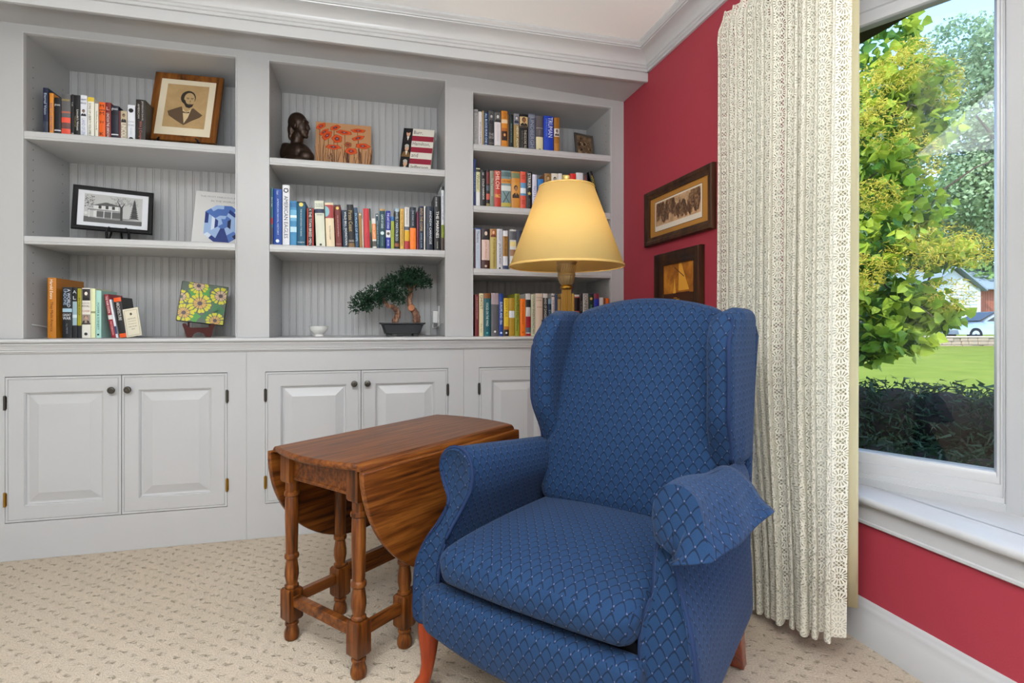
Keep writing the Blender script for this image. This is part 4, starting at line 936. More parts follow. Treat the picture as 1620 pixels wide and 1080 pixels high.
 (0.621, 0.04, 0.226, 0, 0, 'thick grey book with speckled top', '57555a', [('b', 0.74, 1, '9a8a90'), ('m', 0.08, 0.13, 'e6e4e2')]),
 (0.6545, 0.023, 0.224, 0, 0, 'royal blue book with white letters', '1b3d86', [('t', 'EUROPE AND 1866', 0.26, 0.8, 'e8edf6', 0.5), ('m', 0.05, 0.1, 'c9d8ee')]),
 (0.683, 0.026, 0.2, 0, 0, 'yellow book with dark base', 'd9b52c', [('t', 'LUCKY ALE', 0.5, 0.95, '7a5a14', 0.5), ('b', 0, 0.17, '1d1c24'), ('b', 0.17, 0.26, 'b06a1c'), ('m', 0.06, 0.11, 'dfdfdf')]),
 (0.713, 0.03, 0.202, 0, 0, 'gold book with white sticker', 'a98426', [('b', 0.48, 0.66, 'd9dbe0')]),
 (0.7435, 0.027, 0.225, 0, 0, 'olive green book', '8d8f2c', [('t', 'WHEN PRIDE STILL', 0.42, 0.96, '3f3f10', 0.55), ('t', 'Maraniss', 0.12, 0.38, '2f300c', 0.4)]),
 (0.7735, 0.029, 0.198, 0, 0, 'bright orange book', 'ee7416', [('t', 'THE DIFFERENCE', 0.3, 0.92, 'b04a08', 0.3), ('m', 0.08, 0.12, '8a3a08')]),
 (0.8035, 0.027, 0.226, 0, 0, 'white, black and red banded book', 'cfccc8', [('b', 0.68, 0.86, '26262a'), ('b', 0.2, 0.46, '9a1f2c'), ('b', 0.08, 0.2, '5a6472'), ('b', 0, 0.06, 'a82a34')]),
 (0.832, 0.024, 0.222, 0, 0, 'pale sage book', 'c8ccb0', [('t', 'COUNTRY SINGER PHONICS ANY', 0.02, 0.97, '6a4a44', 0.5)]),
 (0.8645, 0.039, 0.228, 0, 0, 'thick blush cream book', 'e2cdb8', [('h', 'THOMAS', 0.88, 0.92, '8a6a58'), ('h', 'LINK', 0.82, 0.86, '8a6a58'), ('h', 'VON', 0.66, 0.7, 'a8503c')]),
 (0.8995, 0.027, 0.228, 0, 0, 'black and white book', '2c2a2c', [('t', 'HAND OF DANGER', 0.4, 0.9, 'dcdad6', 0.5), ('b', 0.9, 1, 'd0cdca')]),
 (0.9245, 0.019, 0.2, 0, 0, 'slim navy book', '24405a', [('b', 0.86, 1, '7fa4b8'), ('t', 'EVIL', 0.4, 0.8, 'a8c4d4', 0.6)]),
 (0.9435, 0.017, 0.229, 0, 0, 'slim white book', 'dcd6d6', [('t', 'THE WOODRUFFS', 0.3, 0.85, '7a6a78', 0.5), ('b', 0.92, 0.95, '4a4a48')]),
 (0.9615, 0.015, 0.224, 0, 0, 'slim slate blue book', '3d4d6c', []),
 (0.979, 0.018, 0.208, 0, 0, 'tan book', 'b5945a', [('b', 0.96, 1, '4a3a24')]),
 (0.9945, 0.009, 0.228, 0, 0, 'thin sand yellow book', 'd0a75a', []),
 (1.0595, 0.011, 0.23, 0, 0, 'thin yellow book', 'd3a94e', []),
 (1.081, 0.028, 0.225, 0, 0, 'salmon book with black label', 'c65f4c', [('b', 0.6, 0.92, '1e1c1e'), ('b', 0.95, 1, 'dcd8d4'), ('t', 'BIG RELEASE', 0.2, 0.56, 'f0d0c0', 0.5)]),
 (1.106, 0.018, 0.232, 0, 0, 'slim black book', '242326', [('t', 'THE ARTS', 0.5, 0.9, 'a8a6a2', 0.4)]),
 (1.132, 0.03, 0.232, 0, 0, 'white book with black capitals', 'c8c6c2', [('t', 'CONFESSIONS', 0.3, 0.98, '2b2a2c', 0.6)]),
 (1.164, 0.028, 0.226, 0, 0, 'dark green book with gold seal', '1d3028', [('d', 0.9, 'd8b65a'), ('t', 'RED SKY', 0.4, 0.76, '6aa08a', 0.4)]),
 (1.196, 0.03, 0.233, 0, 0, 'violet and orange book', '4a2f6a', [('b', 0.4, 0.64, 'cf5a2c'), ('b', 0.66, 0.86, '1f2f9c'), ('b', 0.88, 1, '7a2c3c')]),
 (1.226, 0.024, 0.21, 0, 0, 'short white book', 'd5d2ce', []),
 (1.257, 0.024, 0.208, 0, 0, 'short orange book', 'dd6416', [('v', -0.5, -0.3, '1c2622')]),
 (1.272, 0.004, 0.205, 0, 0, 'thin red brown book', '7a3a24', []),
]),
]
LEANX = 1.232
def arcx(w, f, bulge):
    x = -w / 2 + w * f; return (x, -bulge * (1 - (2 * f - 1) ** 2))
def strip(m, w, bulge, z0, z1, off, f0=0., f1=1., n=6, mi=0):
    pts = [[(lambda q: (q[0], q[1] - off, z))(arcx(w, lerp(f0, f1, k / n), bulge)) for z in (z0, z1)] for k in range(n + 1)]
    return m.grid(pts, mi)
def lettering(m, txt, place, length, height, mi=0):
    """fit a line of text into length x height; place(a along the text, b across) -> point"""
    vs, fs, tw, th = text_pts(txt)
    if not fs: return
    sx = length / tw; sy = height / th
    if sx > sy * 1.25: sx = sy * 1.25
    if sy > sx * 1.6: sy = sx * 1.6
    off = (length - tw * sx) / 2; offb = (height - th * sy) / 2
    m.add([place(off + x * sx, offb + y * sy) for x, y in vs], fs, mi)
def ellipse(m, cx, cz, rx, rz, y, mi=0, n=14):
    m.poly([(cx + rx * math.cos(t), y, cz + rz * math.sin(t)) for t in [2 * math.pi * k / n for k in range(n)]], mi)
def make_book(x, w, h, lean, d, short, hx, items, Y, zs, label, group):
    rg = random.Random(short)
    d = d or min(rg.uniform(.135, .165), h * .72); d = min(d, 3.082 - Y)
    bu = min(.004, w * .10)
    t = min(.0022, w * .14)
    m = M()
    n = 6; outer = [arcx(w, k / n, bu) for k in range(n + 1)]
    poly = [(-w / 2, d)] + outer + [(w / 2, d), (w / 2 - t, d)] + [(p[0] * (1 - 2 * t / w), p[1] + t * 1.4) for p in reversed(outer)] + [(-w / 2 + t, d)]
    # U-shaped case: left board, rounded spine, right board
    k = len(poly); vs = [(p[0], p[1], z) for z in (0, h) for p in poly]
    fs = [(i, (i + 1) % k, k + (i + 1) % k, k + i) for i in range(k)]
    half = k // 2
    for base in (0, k):
        for i in range(0, half): 
            a, b, c_, e = i, (i + 1), (k - 2 - i) if i < half - 1 else None, (k - 1 - i)
            if b < (k - 1 - i) - 0 and (k - 2 - i) > b - 0:
                fs.append((base + a, base + b, base + (k - 2 - i), base + (k - 1 - i)))
    m.add(vs, fs)
    root = m.build('book', paint(hx), None, smooth=35)
    root.location = (x, Y, zs + .0006 + w / 2 * abs(math.sin(R(lean)))); root.rotation_euler.y = R(lean)
    tag(root, label, 'book', group)
    M().box(-w / 2 + t + .0002, w / 2 - t - .0002, t * 1.4 + .0006, d - .004, .003, h - .0035).build('page_block', PAGES, root, fix=True)
    layer = 0.0003
    for it in items:
        kk = it[0]; layer += .00012
        if kk in 'b' and len(kk) == 1:
            strip(M(), w, bu, it[1] * h, it[2] * h, layer).build('spine_band', paint(it[3]), root, fix=False, smooth=60)
        elif kk == 'v':
            strip(M(), w, bu, .002, h - .002, layer, it[1] + .5, it[2] + .5).build('spine_stripe', paint(it[3]), root, fix=False, smooth=60)
        elif kk == 't':
            fr = it[5] if len(it) > 5 else .5; ofs = it[6] if len(it) > 6 else 0.
            lh = w * fr; ll = (it[3] - it[2]) * h * .98; zt = it[3] * h
            tm = M(); y = -bu - .0008
            lettering(tm, it[1], lambda a, b: (-lh / 2 + ofs * w + b, y, zt - a), ll, lh)
            if tm.f: tm.build('spine_lettering', paint(it[4]), root, fix=False)
        elif kk in ('h', 'h2'):
            lines = it[1].split('|'); tm = M(); y = -bu - .0008; H = (it[3] - it[2]) * h; lh = H / len(lines) * .85
            for q, ltxt in enumerate(lines):
                zb = it[3] * h - (q + 1) * H / len(lines)
                lettering(tm, ltxt, lambda a, b: (-w * .42 + a, y, zb + b), w * .84, lh)
            tm.build('spine_lettering', paint(it[4]), root, fix=False)
        elif kk == 'p':
            a, b = it[1] * h, it[2] * h; pm = M(); strip(pm, w, bu, a, b, layer, .04, .96, mi=0); y = -bu - .0006; H = b - a; W_ = w * .9
            s = min(W_, H)
            pm.poly([(p[0] * W_, y, a + p[1] * H) for p in ((-.45, .01), (.45, .01), (.40, .22), (.14, .34), (-.16, .34), (-.42, .2))], 2)
            ellipse(pm, .0, a + H * .66, s * .25, s * .33, y - .0001, 2); ellipse(pm, .02 * W_, a + H * .60, s * .20, s * .28, y - .0002, 1)
            pm.poly([(p[0] * W_, y - .0002, a + p[1] * H) for p in ((-.06, .34), (.08, .34), (.02, .16))], 0)
            pm.build('spine_portrait', [paint(it[3]), paint(it[4]), paint(it[5])], root, fix=False)
        elif kk == 'm':
            a, b = it[1] * h, it[2] * h; pm = M(); r = min((b - a) / 2, w * .34); ellipse(pm, 0, (a + b) / 2, r, r, -bu - .0006); pm.build('spine_emblem', paint(it[3]), root, fix=False)
        elif kk == 'd':
            pm = M(); ellipse(pm, 0, it[1] * h, w * .26, w * .26, -bu - .0007); pm.build('spine_seal', paint(it[2]), root, fix=False)
        elif kk in ('star', 'star2'):
            c = (it[1] + it[2]) / 2 * h; r = min((it[2] - it[1]) / 2 * h, w * .42); pm = M(); y = -bu - .0006
            if kk == 'star': ellipse(pm, 0, c, r, r, y, 0, 24)
            else: r *= .9
            q = .92 if kk == 'star' else 1
            pm.poly([((r * q if i % 2 == 0 else r * q * .42) * math.sin(math.pi * i / 5), y - .0002, c + (r * q if i % 2 == 0 else r * q * .42) * math.cos(math.pi * i / 5)) for i in range(10)], 1)
            pm.build('spine_star', [paint(it[3]), paint('e6e7ec' if kk == 'star' else it[3])], root, fix=False)
        elif kk == 'arc':
            a, b = it[1] * h, it[2] * h; pm = M(); H = b - a
            pm.poly([(-w * .48, -bu * .3 - .0007, a + H * .08)] + [(-w * .48 + w * .5 * math.sin(t), -bu * 1.0 - .0007, a + H * .5 - H * .42 * math.cos(t)) for t in [math.pi * k / 12 for k in range(13)]])
            pm.build('spine_emblem', paint(it[3]), root, fix=False)
        elif kk == 'x':
            a, b = it[1] * h, it[2] * h; pm = M(); y = -bu - .0007
            for s in (-1, 1): pm.poly([(s * w * .36, y, a), (s * w * .26, y, a), (-s * w * .36, y, b), (-s * w * .26, y, b)])
            pm.build('spine_emblem', paint(it[3]), root, fix=False)
    return root
WHERE = {'upper left shelf': 'the upper left shelf', 'left counter': 'the counter in the left bay', 'middle shelf': 'the middle bay shelf', 'top right shelf': 'the top right shelf',
         'second right shelf': 'the second right shelf', 'third right shelf': 'the shelf behind the lampshade', 'right counter': 'the counter in the right bay'}
seen = set()
for phrase, Y, zs, rows in BOOKS:
    for i, (x, w, h, lean, d, short, hx, items) in enumerate(rows):
        if i == 0: lab = short + ', leftmost on ' + WHERE[phrase]
        else:
            pv = rows[i - 1][5].split(' with ')[0].split(',')[0].split(' leaning')[0]
            lab = short + ', next right of the ' + pv + ', ' + WHERE[phrase].replace('the ', '', 1)
        if len(lab.split()) > 16: lab = short + ' on ' + WHERE[phrase]
        if len(lab.split()) > 16: lab = ' '.join(lab.split()[:16])
        assert lab not in seen, lab
        seen.add(lab)
        make_book(x, w, h, lean, d, short, hx, items, Y, zs, lab, 'books on ' + WHERE[phrase])
# the leaning black book behind the lampshade
make_book(LEANX, .020, .236, -16, .16, 'black leaning', '16191b', [('t', 'MITCHELL', .50, .93, 'd8c64a', .5), ('t', 'BILLY AND HIS TIMES', .05, .45, '9a9478', .25)], 2.77, 1.6245,
          'black book with yellow title leaning right, at the right end of the second right shelf', 'books on the second right shelf')

# ------------------------------------------------------------------ ornaments on the shelves
def tilt(o, back, rz=0): o.rotation_euler = (R(-back), 0, R(rz)); return o
def picture_frame(name, label, loc, back, rz, w, h, fw, fm, depth, art, roll=0):
    loc = (loc[0], loc[1], loc[2] + depth * math.sin(R(back)) + w / 2 * abs(math.sin(R(roll)))); r = empty(name, label, 'picture', loc); r.rotation_euler = Euler((R(-back), R(roll), R(rz)), 'XYZ')
    pr = [(0, depth), (0, .003), (.003, 0), (fw * .5, 0), (fw * .85, .003), (fw, .004), (fw, depth)]
    M().loft([[(-w / 2 + a, n, a), (w / 2 - a, n, a), (w / 2 - a, n, h - a), (-w / 2 + a, n, h - a)] for a, n in pr], True, False).build('frame', fm, r, smooth=30)
    M().box(-w / 2 + .004, w / 2 - .004, depth - .004, depth, .004, h - .004).build('backing', BLACK, r)
    art(r, w, h, fw); return r
def rect(m, x0, x1, z0, z1, y, mi=0): return m.poly([(x0, y, z0), (x1, y, z0), (x1, y, z1), (x0, y, z1)], mi)
def portrait_art(r, w, h, fw):
    rect(M(), -w / 2 + fw * .8, w / 2 - fw * .8, fw * .8, h - fw * .8, .0068).build('mat_board', CREAMP, r, fix=False)
    a, b, z0, z1 = -w / 2 + fw + .030, w / 2 - fw - .030, fw + .042, h - fw - .026
    pm = M(); rect(pm, a, b, z0, z1, .0062, 0); W_, H = b - a, z1 - z0; y = .0058
    def P(u, v, dy=0): return (a + W_ * u, y - dy, z0 + H * v)
    pm.poly([P(*p) for p in ((.08, .36), (.22, .42), (.40, .49), (.45, .40), (.52, .36), (.60, .42), (.68, .47), (.82, .38), (.92, .32), (.86, .26), (.66, .16), (.5, .06), (.3, .16), (.12, .26))], 2)
    pm.poly([P(u, v, .0001) for u, v in ((.42, .46), (.52, .36), (.64, .45), (.58, .24), (.5, .1), (.47, .24))], 4)
    pm.poly([P(.53 + .18 * math.cos(t), .70 + .165 * math.sin(t), .0001) for t in [2 * math.pi * k / 20 for k in range(20)]], 1)       # hair
    pm.poly([P(.555 + .128 * math.cos(t) * (1 - .12 * math.sin(t + 3.6)), .655 + .165 * math.sin(t), .0002) for t in [2 * math.pi * k / 20 for k in range(20)]], 3)   # face
    pm.poly([P(u, v, .0003) for u, v in ((.435, .66), (.45, .55), (.50, .48), (.58, .46), (.65, .50), (.675, .57), (.64, .555), (.56, .545), (.50, .57), (.465, .64))], 1)   # beard
    for u in (.525, .63): pm.poly([P(u + p[0], .685 + p[1], .0003) for p in ((-.038, 0), (.03, .004), (.032, .016), (-.038, .014))], 1)
    for u in (.53, .625): pm.poly([P(u + p[0], .665 + p[1], .0003) for p in ((-.024, 0), (.022, 0), (.016, .010), (-.018, .010))], 2)
    pm.poly([P(u, v, .0003) for u, v in ((.585, .67), (.605, .60), (.57, .598))], 5); pm.poly([P(u, v, .0004) for u, v in ((.545, .565), (.62, .567), (.61, .557), (.555, .555))], 2)
    pm.poly([P(u, v, .0003) for u, v in ((.44, .38), (.52, .355), (.60, .38), (.60, .345), (.52, .34), (.44, .345))], 1)
    pm.build('portrait', [sepia('sepia_paper', ((.3, 'a5875c'), (.7, 'b99a6c')), 16), mat('engraving_dark', '2a2019', .7), mat('engraving_mid', '57432f', .7), mat('engraving_skin', 'b0946a', .7), mat('engraving_linen', 'cdb68c', .7), mat('engraving_shade', '846a48', .7)], r, fix=False)
def easel(label, loc, rz, w, mt, back=18, hook=.03, ht=.14):
    r = empty('display_easel', label, 'easel', loc, R(rz), 'display easels')
    for s in (-1, 1):
        x = s * w / 2
        M().tube([(x - s * .012, -.055, hook + .012), (x - s * .004, -.052, hook + .004), (x, -.045, hook - .006), (x, -.030, .010), (x * 1.05, -.02, .006), (x * 1.05, .0, .010)] + [(x * (1 - .5 * t), .004 + math.tan(R(back)) * ht * t, .012 + ht * t) for t in (.3, .7, 1)], [.003, .005, .006, .007, .006, .005, .005, .004, .003], 8).build('side_arm', mt, r, smooth=60)
    M().tube([(-w / 2, -.004, .010), (w / 2, -.004, .010)], .004, 8).build('crossbar', mt, r, smooth=60)
    M().tube([(0, .004 + math.tan(R(back)) * ht * .8, ht * .85), (0, .11, .004)], .004, 8).build('rear_leg', mt, r, smooth=60)
    return r
# upper left: engraved portrait on a black easel
picture_frame('framed_portrait', 'oak-framed sepia engraving of a bearded man, tilted on the upper left shelf', (-.880, 2.848, 1.866), 13, -5, .305, .360, .030, FRAMEOAK, .016, portrait_art, roll=1.5)
easel('black scroll easel holding the sepia portrait on the upper left shelf', (-.882, 2.885, 1.833), -6, .18, BLACK, 13, .036, .15)
# house photograph on a wire easel
def house_art(r, w, h, fw):
    rect(M(), -w / 2 + fw * .8, w / 2 - fw * .8, fw * .8, h - fw * .8, .0068).build('mat_board', mat('white_mat_board', 'dcdee4', .7), r, fix=False)
    a, b, z0, z1 = -w / 2 + fw + .024, w / 2 - fw - .024, fw + .018, h - fw - .016
    pm = M(); W_, H = b - a, z1 - z0
    def P(u, v, k=0): return (a + W_ * u, .0062 - k * .00008, z0 + H * v)
    def q(pts, mi, k): pm.poly([P(u, v, k) for u, v in pts], mi)
    q(((0, 0), (1, 0), (1, 1), (0, 1)), 0, 0)
    q(((0, 0), (1, 0), (1, .16), (.5, .14), (0, .2)), 1, 1); q(((.1, .16), (.55, .13), (.9, .2), (.5, .22)), 2, 1.5)
    q(((.16, .2), (.58, .2), (.58, .66), (.16, .62)), 3, 2); q(((.13, .6), (.36, .74), (.60, .66), (.60, .62)), 1, 3)
    q(((.06, .42), (.66, .42), (.66, .46), (.06, .48)), 2, 4); q(((.2, .2), (.62, .2), (.62, .41), (.2, .41)), 1, 3.5)
    for u in (.08, .2, .33, .46, .62): q(((u, .17), (u + .014, .17), (u + .014, .44), (u, .44)), 3, 5)
    for u, v in ((.24, .5), (.36, .5), (.47, .5)): q(((u, v), (u + .05, v), (u + .05, v + .11), (u, v + .11)), 4, 5)
    q(((.62, .14), (.66, .14), (.655, .6), (.70, .8), (.63, .62), (.55, .86), (.61, .58)), 4, 6)
    rg = random.Random(11)
    for k in range(150):
        t = rg.uniform(0, 3.14); rr = rg.uniform(.05, .30); u, v = .65 + rr * math.cos(t) * .95, .66 + rr * math.sin(t) * 1.0
        u2, v2 = u + rg.uniform(-.06, .06), v + rg.uniform(-.03, .1)
        if 0 < u < 1 and 0 < u2 < 1 and v < .99 and v2 < .99: q(((u, v), (u + .006, v), (u2 + .002, v2), (u2, v2)), 4, 6.5 + k * .004)
    for k in range(60):
        u, v = rg.uniform(.0, .16), rg.uniform(.5, .93); q(((u, v), (u + .02, v + .01), (u + .012, v + .03), (u - .0, v + .02)), 4 if k % 2 else 1, 7.2 + k * .003)
    for k in range(9): q(((.86 - .095 + .009 * k, .22 + k * .072), (.86 + .095 - .009 * k, .22 + k * .072), (.86, .36 + k * .074)), 4 if k % 2 else 5, 7.5 + k * .02)
    pm.poly([P(.035 + .03 * math.cos(t), .31 + .055 * math.sin(t), 8) for t in [2 * math.pi * k / 14 for k in range(14)]], 3)
    pm.build('photograph', [mat('photo_grey_sky', 'b4b4b4', .5), mat('photo_dark', '4a4a4a', .5), mat('photo_mid', '7c7c7c', .5), mat('photo_light', 'd0d0d0', .5), mat('photo_black', '1d1d1d', .5), mat('photo_tree', '2f2f2f', .5)], r, fix=False)
picture_frame('framed_photograph', 'black-framed black and white photograph of a house on a small wire easel', (-1.190, 2.925, 1.440), 9, 14, .312, .212, .020, BLACK, .014, house_art, roll=1)
easel('small dark wire easel under the black-framed house photograph', (-1.180, 2.972, 1.385), 14, .085, IRON, 14, .066, .12)
# book with a gem on its cover
gm = empty('book', 'white book with a blue gem on its cover, leaning upright on the second left shelf', 'book', (-.752, 2.975, 1.3920), 0, 'books standing face out'); gm.rotation_euler = (R(-14), R(1.5), R(2))
M().box(-.122, .122, 0, .016, .0, .300).build('cover', paint('d9d8d6'), gm, bevel=.001)
M().box(-.118, .1225, .003, .013, -.0004, .3004).build('page_block', PAGES, gm)
gt = M()
lettering(gt, 'THE MOST FABULOUS JEWELS', lambda a, b: (-.112 + a, -.0006, .266 + b), .224, .011); lettering(gt, 'IN THE WORLD', lambda a, b: (-.05 + a, -.0006, .245 + b), .11, .010)
gt.build('cover_lettering', paint('8d8f94'), gm, fix=False)
gem = M(); oc = [(.42, 1), (1, .62), (1, -.62), (.42, -1), (-.42, -1), (-1, -.62), (-1, .62), (-.42, 1)]
rg = random.Random(4); cx, cz, rx, rz = .012, .128, .083, .100
lev = [1, .80, .62, .44, .26]
for j in range(4):
    for i in range(8):
        p, q2 = oc[i], oc[(i + 1) % 8]; ns = 2 if j == 0 else 1
        for k in range(ns):
            def E(f, s): return (cx + rx * s * lerp(p[0], q2[0], f), -.0006 - .0001 * j, cz + rz * s * lerp(p[1], q2[1], f))
            f0, f1 = k / ns, (k + 1) / ns
            gem.poly([E(f0, lev[j]), E(f1, lev[j]), E(f1, lev[j + 1]), E(f0, lev[j + 1])], rg.choice([0, 0, 1, 1, 2, 2, 3, 4]))
for i in range(8): gem.poly([(cx, -.0011, cz), (cx + rx * .26 * oc[i][0], -.0011, cz + rz * .26 * oc[i][1]), (cx + rx * .26 * oc[(i + 1) % 8][0], -.0011, cz + rz * .26 * oc[(i + 1) % 8][1])], 2 if i in (5, 6) else 1)
gem.build('gem_picture', [paint('23387c'), paint('4f72b8'), paint('9db8e0'), paint('dbe6f6'), paint('141f47')], gm, fix=False)
# cream card leaning at the end of the lower left books
cd = empty('card', 'cream printed card leaning against the orange and black book on the left counter', 'card', (-1.048, 2.788, .9510)); cd.rotation_euler = (R(-6), R(-11), R(-6))
M().box(-.032, .032, 0, .003, 0, .130).build('card_face', mat('cream_card', 'd6ceb8', .7), cd)
cm = M()
for x0, x1, za, zb in ((-.027, .027, .006, .007), (-.027, .027, .121, .122), (-.027, -.026, .006, .122), (.026, .027, .006, .122)): rect(cm, x0, x1, za, zb, -.0004)
for k, tx in enumerate(('CERTIFICATE', 'presented to', 'the reading room', 'with thanks', '1865')): lettering(cm, tx, lambda a, b: (-.017 + a, -.0005, .080 - k * .012 + b), .034, .005)
ellipse(cm, 0, .104, .005, .006, -.0005); cm.build('card_print', paint('4c4638'), cd, fix=False)
# glazed flower tile on a red-brown stand
tl = empty('painted_tile', 'square tile painted with yellow and green flowers on a red-brown stand', 'tile', (-.815, 2.912, 1.012)); tl.rotation_euler = (R(-12), R(7.0), R(14)); tl.scale = (1.28, 1, 1.25)
M().box(-.079, .079, 0, .014, 0, .160).build('tile_body', mat('tile_dark_edge', '1d231c', .3), tl, bevel=.003)
fm_ = M(); rg = random.Random(9)
rect(fm_, -.077, .077, .002, .158, -.0005, 0)
def flower(cx, cz, r, dy, inner):
    for k in range(16):
        a = 2 * math.pi * k / 16 + rg.uniform(-.08, .08)
        for r0, r1, mi in ((.60, 1.0, 1), (.22, .58, inner)):
            pts = []
            for da, q_ in ((-.14, r0), (-.16, lerp(r0, r1, .8)), (0, r1), (.16, lerp(r0, r1, .8)), (.14, r0)):
                px, pz = cx + r * q_ * math.cos(a + da), cz + r * q_ * math.sin(a + da); pts.append((max(-.077, min(.077, px)), -.0008 - dy, max(.002, min(.158, pz))))
            fm_.poly(pts, mi)
    if abs(cx) < .07: ellipse(fm_, cx, cz, r * .17, r * .2, -.0012 - dy, 3)
for x, z in ((.045, .068), (.02, .032), (-.035, .118), (.062, .055), (.005, .128), (.03, .105), (-.02, .02)):
    a = rg.uniform(0, 3); fm_.poly([(max(-.077, min(.077, x + .022 * math.cos(a + t) * (1 if k % 2 else .45))), -.0007, max(.002, min(.158, z + .02 * math.sin(a + t)))) for k, t in enumerate([2 * math.pi * q_ / 8 for q_ in range(8)])], 4 + (x > .01))
for i, (x, z, r, inn) in enumerate(((-.010, .078, .040, 2), (-.058, .034, .036, 2), (.056, .118, .036, 6), (-.022, .148, .034, 6), (.048, .016, .032, 2), (-.074, .096, .028, 6))): flower(x, z, r, i * .00012, inn)
fm_.build('flower_pattern', [paint('4c5a4a'), paint('c9c01e'), paint('c79a4c'), paint('4a2f3a'), paint('3f8a2c'), paint('2f6a3a'), paint('c9a888')], tl, fix=False)
es = empty('tile_stand', 'red-brown scrolled wooden stand under the flower tile', 'stand', (-.812, 2.885, .9438), R(14))
side = smooth_closed([(-.068, .062), (-.056, .066), (-.046, .054), (-.030, .046), (.030, .046), (.046, .054), (.056, .066), (.066, .060), (.060, .035), (.050, .0), (.030, .0), (.018, .018), (0, .024), (-.018, .018), (-.030, .0), (-.050, .0), (-.060, .035)], 4)
M().prism(side, lambda p, y: (p[0], y, p[1]), -.008, .000).build('front_board', REDWOOD, es, smooth=50)
M().box(-.050, .050, .000, .060, .036, .046).build('ledge', REDWOOD, es, bevel=.002)
for s in (-1, 1): M().box(s * .045 - .004, s * .045 + .004, .045, .058, 0, .12).build('back_post', REDWOOD, es, bevel=.001)
# bust
bu_ = M()
def ell(c, r, rot=0, n=18):
    vs = []; 
    for j in range(n + 1):
        th = math.pi * j / n
        for k in range(n):
            a = 2 * math.pi * k / n; x, y, z = r[0] * math.sin(th) * math.cos(a), r[1] * math.sin(th) * math.sin(a), r[2] * math.cos(th)
            vs.append((c[0] + x * math.cos(rot) + z * math.sin(rot), c[1] + y, c[2] - x * math.sin(rot) + z * math.cos(rot)))
    bu_.add(vs, [(j * n + k, j * n + (k + 1) % n, (j + 1) * n + (k + 1) % n, (j + 1) * n + k) for j in range(n) for k in range(n)])
for c, r, t in (((-.004, 0, .178), (.046, .036, .040), .15), ((.014, -.001, .162), (.033, .029, .040), 0), ((.026, -.002, .139), (.021, .022, .024), .2), ((.034, -.002, .126), (.011, .013, .010), 0),
                ((.050, -.002, .159), (.008, .006, .015), -.40), ((.055, -.002, .151), (.007, .0065, .0055), 0), ((.040, -.002, .180), (.009, .024, .006), 0), ((.0455, -.002, .141), (.007, .012, .0035), 0), ((.0445, -.002, .1345), (.006, .011, .0032), 0), ((.040, -.002, .122), (.010, .012, .009), 0),
                ((.002, -.034, .160), (.008, .006, .015), .1), ((.002, .034, .160), (.008, .006, .015), .1), ((-.030, 0, .150), (.020, .028, .034), 0), ((-.034, -.004, .128), (.012, .018, .020), .2),
                ((-.006, 0, .108), (.027, .027, .050), .25), ((-.010, 0, .060), (.070, .042, .040), 0), ((-.060, .004, .058), (.030, .036, .042), 0), ((-.050, .002, .082), (.034, .032, .018), .25), ((.036, -.004, .062), (.036, .032, .022), .5), ((.040, -.006, .040), (.040, .036, .030), 0), ((-.006, 0, .022), (.078, .044, .040), 0), ((.0, -.022, .06), (.04, .02, .03), 0)): ell(c, r, t)
bu_.v = [(x, y, max(z, .0)) for x, y, z in bu_.v]
bo = bu_.build('bust', BRONZE, None, smooth=180)
bo.location = (-.366, 2.91, 1.7998); bo.rotation_euler = (0, 0, R(-22)); bo.scale = (1.08, 1.08, 1.29)
rm = bo.modifiers.new('skin', 'REMESH'); rm.mode = 'VOXEL'; rm.voxel_size = .0028; rm.use_smooth_shade = True
smd = bo.modifiers.new('soft', 'SMOOTH'); smd.iterations = 5; smd.factor = .5
tag(bo, 'dark bronze bust of a bald man facing right, in the middle bay', 'bust')
# poppy canvas
pc = empty('canvas_painting', 'small tan canvas painted with orange poppies, beside the bronze bust', 'painting', (-.150, 2.965, 1.7988)); pc.rotation_euler = (R(-9), 0, R(0))
M().box(-.142, .142, 0, .018, 0, .285).build('canvas', paint('b98a62', .8), pc, bevel=.001)
pm = M(); rg = random.Random(21)
def stem(x0, z0, x1, z1, mi=1):
    n_ = 6; L_ = []
    for k in range(n_ + 1):
        t = k / n_; L_.append((lerp(x0, x1, t) + .006 * math.sin(t * 3 + x0 * 90), lerp(z0, z1, t)))
    for k in range(n_): pm.poly([(L_[k][0] - .0014, -.0004, L_[k][1]), (L_[k][0] + .0014, -.0004, L_[k][1]), (L_[k + 1][0] + .0012, -.0004, L_[k + 1][1]), (L_[k + 1][0] - .0012, -.0004, L_[k + 1][1])], mi)
FL = [(-.116, .180, .026, .013, 35), (-.100, .148, .028, .011, 40), (-.084, .130, .030, .017, 50), (-.044, .178, .026, .013, 25), (.002, .155, .038, .013, -3), (-.034, .116, .025, .022, 0), (.074, .172, .036, .011, 3), (.074, .130, .032, .012, 20), (.098, .086, .036, .015, 0), (-.052, .068, .036, .013, 0), (.038, .052, .030, .018, 0), (.022, .088, .018, .014, 0)]
for i, (x, z, rx_, rz_, a) in enumerate(FL):
    stem(x + rg.uniform(-.012, .012), -.078, x, z - rz_ * .5)
    ca, sa = math.cos(R(a)), math.sin(R(a))
    for sc, mi, dy in ((1.06, 2, 0), (.97, 3 if i < 11 else 5, .0002), (.62, 4, .0004), (.36, 1 if i % 2 else 2, .0006), (.16, 6, .0008)):
        pts = []
        for k in range(18):
            t = 2 * math.pi * k / 18; q_ = 1 + .10 * math.sin(5 * t + i)
            u, v = rx_ * sc * q_ * math.cos(t), rz_ * sc * q_ * math.sin(t); pts.append((max(-.141, min(.141, x + u * ca - v * sa)), -.0006 - dy - i * .0001 * 0, max(.002, min(.203, z + u * sa + v * ca))))
        pm.poly(pts, mi)
